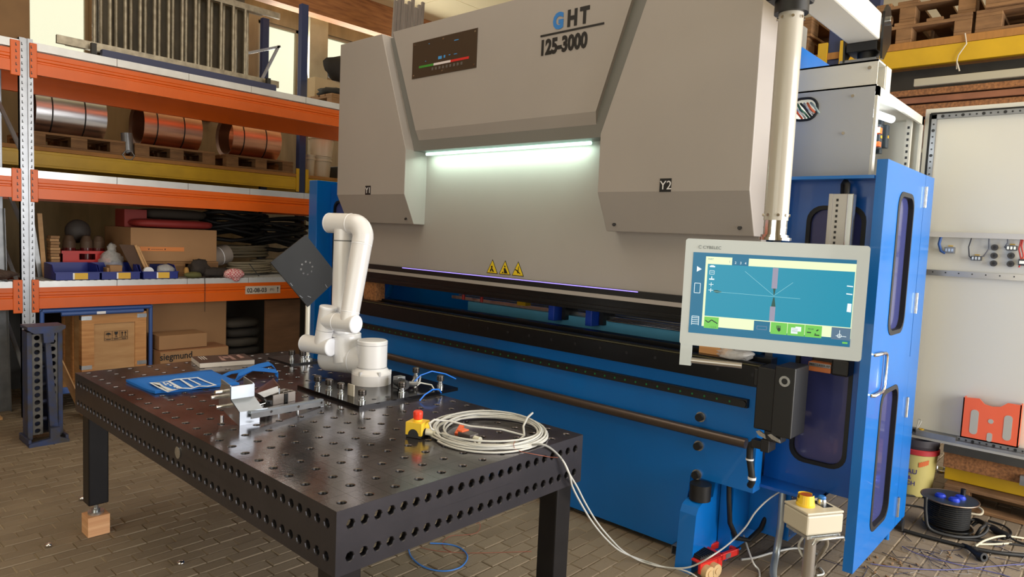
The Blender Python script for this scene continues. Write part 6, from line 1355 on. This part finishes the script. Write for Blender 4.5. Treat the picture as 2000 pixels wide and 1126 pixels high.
pt_ = at(312, 704, 'y', Y-.121); text('lettering', 'siegmund', .088, (pt_.x, Y-.1215, pt_.z), FY, INK, bx1, .0015, sx=.88, label='black maker lettering')
one('cardboard_box', B().box(1.36, 1.80, Y-.05, Y+.22, .468, .60), CARD, 'smaller brown carton lying on the lettered carton', 'box', bev=.004)
one('brown_board', B().box(2.48, 2.88, Y+.10, Y+.13, .02, .87), mat('board_brown', (126, 92, 66), .7, var=.3, scale=3, stretch=(1, 1, 5)), 'brown board standing under the rack right of the dark sacks', 'board')
pallet('low pallet under the dark sacks at the back of the floor level', 2.10, Y+.15, 0, 0, .8, .8)
for k in range(5):
    one('sack', B().sphere((2.33+.02*(k % 2), Y+.42, .215+.10*k), .19, 1.05, .9, .26, 18, 8, .04, .55), mat('sack_dark_%d' % (k % 2), ((72, 66, 58), (52, 48, 44))[k % 2], .8, var=.3), ['lowest dark sack on the low pallet', 'second dark sack from the bottom', 'middle dark sack of the stack', 'fourth dark sack from the bottom', 'top dark sack of the stack'][k], 'sack', 'dark sacks stacked beside the big carton')
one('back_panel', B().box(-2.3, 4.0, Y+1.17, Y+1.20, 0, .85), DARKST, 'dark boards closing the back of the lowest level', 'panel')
# perforated blue angle stand
HC = mat('stand_blue', (52, 70, 120), .45, .3, var=.4, scale=14, col2=(70, 66, 62))
hs = thing('clamping_stand', 'blue perforated steel clamping angle standing on the pavers', 'stand', (.3, 4.25, 0))
sx0, sy0 = .19, 4.15
def strip(b, x0, x1, y, z0, z1, m_n, r):
    vs_ = [z0+(z1-z0)*k/m_n for k in range(m_n+1)]
    holed(b, (x0, y, 0), (1, 0, 0), (0, 0, 1), (0, -1, 0), [0, x1-x0], vs_, r, .012, .002)
b = B(); strip(b, sx0+.025, sx0+.09, sy0+.03, .06, .80, 14, .017); o1 = obj('perforated_side', b, mat('stand_grey', (110, 108, 106), .4, .5, var=.4, scale=20), hs)
b = B(); strip(b, sx0+.125, sx0+.185, sy0+.03, .06, .82, 14, .017); obj('perforated_side', b, mat('stand_grey', (110, 108, 106), .4, .5), hs)
obj('outer_side', B().box(sx0-.005, sx0+.025, sy0+.02, sy0+.16, .03, .82).box(sx0+.185, sx0+.215, sy0+.02, sy0+.16, .03, .82), HC, hs, bev=.002)
obj('rear_plate', B().box(sx0+.0, sx0+.21, sy0+.16, sy0+.18, .03, .82), HC, hs)
obj('brace', B().prism([(sx0+.10, .80), (sx0+.13, .80), (sx0+.185, .05), (sx0+.13, .05)], 'y', sy0+.0, sy0+.035), HC, hs, bev=.002)
obj('head', B().prism([(sx0-.01, .86), (sx0+.225, .86), (sx0+.225, .84), (sx0+.18, .81), (sx0+.155, .81), (sx0+.15, .74), (sx0+.09, .74), (sx0+.085, .81), (sx0+.03, .81), (sx0-.01, .84)], 'y', sy0-.02, sy0+.18), HC, hs, bev=.003)
obj('foot', B().prism([(sx0-.02, 0), (sx0+.23, 0), (sx0+.23, .02), (sx0+.17, .045), (sx0+.17, .12), (sx0+.11, .12), (sx0+.11, .045), (sx0-.02, .025)], 'y', sy0-.08, sy0-.05).box(sx0-.02, sx0+.0, sy0-.06, sy0+.2, 0, .05).box(sx0+.21, sx0+.23, sy0-.06, sy0+.2, 0, .05), HC, hs, bev=.003)
for k in range(5): obj('rung', B().cyl((sx0+.09, sy0+.08, .16+.13*k), (sx0+.125, sy0+.08, .16+.13*k), .018, 12), HC, hs)
# ---------------------------------------------------------------- rear yellow rack with coils
Y2 = 6.20
yk = thing('pallet_rack', 'yellow beam rack with blue uprights behind the orange rack', 'rack', (2.2, 6.6, 0))
for x0, x1 in ((-1.2, 3.50), (3.62, 6.4)):
    for zb in (2.115,): obj('beam', B().box(x0, x1, Y2, Y2+.05, zb, zb+.155).box(x0, x1, Y2-.006, Y2, zb+.02, zb+.13), YELLOW, yk, bev=.003); obj('beam', B().box(x0, x1, Y2+1.0, Y2+1.05, zb, zb+.155), YELLOW, yk)
    obj('shelf_board', B().box(x0, x1, Y2-.01, Y2+1.05, 2.272, 2.31), PLYB, yk)
for xx in (3.50,):
    for yy in (Y2, Y2+.97): u_ = obj('upright', B().box(xx+.01, xx+.10, yy, yy+.08, 0, 4.4), DB, yk, bev=.003)
    obj('connector', B().box(xx-.03, xx+.01, Y2-.012, Y2, 2.09, 2.38).box(xx+.10, xx+.14, Y2-.012, Y2, 2.09, 2.38), YELLOW, yk)
    obj('brace', B().bar((xx-.45, Y2+.5, 3.05), (xx-.02, Y2+.5, 3.95), .03, .03).bar((xx-.60, Y2+.5, 3.70), (xx, Y2+.5, 3.95), .03, .03), GALV, yk)
def pcoil(x0, x1, m_, label, yc=Y2+.36, R=.235):
    z = 2.455+R; t = thing('sheet_coil', label, 'coil', ((x0+x1)/2, yc, 2.455), 'metal sheet coils')
    obj('roll', B().cyl((x0, yc, z), (x1, yc, z), R, 40, caps=False), m_, t); obj('end_face', B().lathe((x0, yc, z), [(R, 0), (.20, .02), (.20, .15)], 40, (1, 0, 0)), mat('coil_end', (96, 66, 48), .5, .5), t); obj('end_face', B().lathe((x1, yc, z), [(R, 0), (.20, -.02), (.20, -.15)], 40, (1, 0, 0)), mat('coil_end', (96, 66, 48), .5, .5), t)
    for f_ in (.22, .68): obj('strap', B().lathe((x0+(x1-x0)*f_, yc, z), [(R+.001, -.006), (R+.003, -.006), (R+.003, .006), (R+.001, .006)], 40, (1, 0, 0)), RUBBER, t)
pcoil(.76, 1.38, SILVER, 'silver sheet coil lying on a pallet in the rear rack'); pcoil(1.74, 2.36, COPPER, 'left copper sheet coil lying on its pallet'); pcoil(2.72, 3.34, COPPER, 'right copper sheet coil lying on its pallet')
for k, (x, la) in enumerate(((.66, 'pallet under the silver coil'), (1.60, 'pallet under the left copper coil'), (2.58, 'pallet under the right copper coil'))):
    pallet(la, x, Y2+.0, 2.311, 0, .85, .8)
# steel tube standing between coils
tbx = thing('sheet_tube', 'grey six-sided sheet tube between the silver and copper coils', 'tube', (1.50, Y2+.03, 2.311))
obj('wall', B().cyl(at(250, 298, 'y', Y2+.05), at(247, 260, 'y', Y2+.06), .055, 14, caps=False), SHEET, tbx); mo = at(251, 303, 'y', Y2-.01)
obj('mouth', B().tube([(mo.x+.058*math.cos(k*PI/3), Y2-.01, mo.z+.05*math.sin(k*PI/3)) for k in range(6)], .007, 6, closed=True).cyl((mo.x, Y2-.01, mo.z), (mo.x, Y2+.10, mo.z+.02), .052, 12, caps=False), SHEET, tbx)
# buckets on rear rack right of the upright
BW = mat('bucket_white', (196, 184, 160), .5)
def pail(x, y, z, r, h, label):
    t = thing('bucket', label, 'bucket', (x, y, z), 'cream buckets on the rear rack'); obj('body', B().lathe((x, y, z), [(0, .001), (r*.84, .001), (r, h)], 28), BW, t); obj('rim', B().lathe((x, y, z), [(r, h-.05), (r+.008, h-.045), (r+.008, h-.03), (r, h-.028), (r, h), (r+.01, h), (r+.01, h+.012), (0, h+.014)], 28), BW, t)
pail(3.98, Y2+.25, 2.311, .135, .26, 'lower cream bucket of the two stacked behind the upright'); pail(3.98, Y2+.25, 2.587, .165, .27, 'upper wide cream bucket on top of the other')
pail(3.74, Y2+.15, 2.311, .075, .26, 'narrow cream container beside the two stacked buckets')
one('black_box', B().box(4.16, 4.45, Y2+.1, Y2+.4, 2.311, 2.48), BLKPL, 'black box right of the cream buckets', 'box', bev=.01)
# ---------------------------------------------------------------- top of the orange rack
ZT = 3.022
SCM = mat('scaffold_steel', (176, 166, 146), .4, .6, var=.4, scale=20)
SLM = mat('old_panel_brown', (88, 78, 60), .7, var=.5, scale=5, stretch=(3, 1, 1))
def frame(x0, x1, y, z0, z1, n, label, xa, xb):
    t = thing('roller_frame', label, 'frame', ((x0+x1)/2, y, z0), 'upright steel grid frames on the rack')
    obj('rail', B().bar((x0, y, z0+.03), (x1, y, z0+.03), .035, .07), SCM, t); obj('rail', B().bar((x0, y, z1-.03), (x1, y, z1-.03), .035, .06), SCM, t)
    p0 = None
    for k in range(n):
        x = xa+(xb-xa)*k/(n-1)
        if p0 is None: p0 = obj('bar', B().cyl((x, y, z0+.05), (x, y, z1-.05), .017, 12), SCM, t); X0 = x
        else: dup_piece(p0, t, Vector(p0.location)+Vector((x-X0, 0, 0)))
    return t
frame(.68, 2.74, Y+.40, 3.14, 3.92, 12, 'front steel grid frame with upright bars on top of the orange rack', .97, 2.36)
frame(.78, 2.60, Y+.52, 3.16, 3.94, 12, 'second steel grid frame behind the front one', 1.06, 2.44)
one('backing_panels', B().box(1.06, 2.46, Y+.62, Y+.66, 3.12, 4.15), SLM, 'weathered brown panels behind the steel grid frames', 'panel')
bb2 = thing('blue_frame', 'long dark blue steel channel under the grid frames', 'channel', (1.8, Y+.35, ZT))
obj('channel', B().box(.98, 2.62, Y+.22, Y+.28, 3.065, 3.125), mat('channel_blue', (56, 62, 96), .5), bb2); obj('leg', B().box(.92, .96, Y+.3, Y+.34, ZT, 3.18), DARKST, bb2); obj('leg', B().box(2.56, 2.60, Y+.3, Y+.34, ZT, 3.2), DARKST, bb2)
obj('lower_board', B().box(1.04, 2.62, Y+.30, Y+.6, ZT, 3.12), mat('dark_brown_stack', (54, 44, 36), .8), bb2)
one('timber_pile', B().box(.44, .98, Y+.6, Y+.75, ZT, 3.10).box(.44, .80, Y+.5, Y+.6, ZT, 3.05), WOODP, 'low dark timbers behind the front deck edge at the left window', 'timber', bev=.004)
b = B()
for k in range(14): b.cyl((2.15+.035*(k % 7), Y+.15+.04*(k//7), 3.05), (2.15+.035*(k % 7)+.02, Y+.15+.04*(k//7), 3.055), .012, 8)
# right end of the top shelf
pallet('low crate pallet with dark tarp at the right end of the top shelf', 3.28, Y+.2, ZT, 0, .8, .7)
one('black_bundle', B().sphere((3.58, Y+.45, ZT+.19), .26, 1.2, .8, .28, 20, 10, .10), mat('bundle_dark', (44, 42, 38), .8, var=.4, scale=30), 'dark tangled bundle lying on the top right pallet', 'bundle')
tbx2 = one('cardboard_box', B().box(3.50, 4.2, Y+.91, Y+1.08, ZT, ZT+.45), mat('carton_pale', (196, 172, 134), .8, var=.1), 'pale carton on the top shelf behind the dark bundle', 'box', bev=.005)
one('dark_sack', B().sphere((3.95, Y+.9, ZT+.60), .26, 1.3, .5, .62, 18, 10, .12), mat('sack_black', (40, 34, 30), .8), 'dark sack lying on the pale carton', 'sack')
PCK = mat('bundle_grey', (150, 140, 134), .6, var=.3, scale=3, stretch=(12, 12, 1))
t = thing('profile_bundle', 'bundle of upright grey boards behind the press top', 'bundle', (4.55, Y+.5, ZT))
for k in range(9):
    x = 4.22+.055*k; obj('board', B().bar((x, Y+.4, ZT), (x+.14, Y+.5, ZT+1.5+.05*(k % 3)), .04, .03, up=(0, 1, 0)), PCK, t)
one('picture_board', B().obox((5.0, Y+.5, ZT+.98), ((.95, -.1, .30), (.1, 1, 0), (-.3, 0, .95)), (.17, .012, .20)), mat('board_green', (128, 128, 104), .6), 'small green grey framed board leaning above the press cover', 'board')
# concrete pillars between the windows
pil = struct('trim_3', B().box(4.38, 4.68, RY1-.25, RY1, 0, RZ-.01), mat('pillar_plaster', (178, 172, 150), .9, var=.3, scale=3))
pil = struct('trim_4', B().box(2.75, 3.05, RY1-.12, RY1, 3.0, RZ-.01), BEAMM)
gt = thing('overhead_tray', 'small cable tray with grey cables above the press top', 'tray', (3.0, 2.0, 3.1))
obj('tray', B().box(2.5, 2.9, 1.30, 1.75, 3.04, 3.06).box(2.5, 2.52, 1.30, 1.75, 3.06, 3.17).box(2.88, 2.90, 1.30, 1.75, 3.06, 3.2), PLYB, gt); obj('cable', B().tube(smooth([Vector((2.45, 1.78, 3.05)), Vector((2.45, 1.78, 3.14)), Vector((2.5, 1.70, 3.2)), Vector((2.6, 1.5, 3.15))]), .012, 8), CABG, gt)
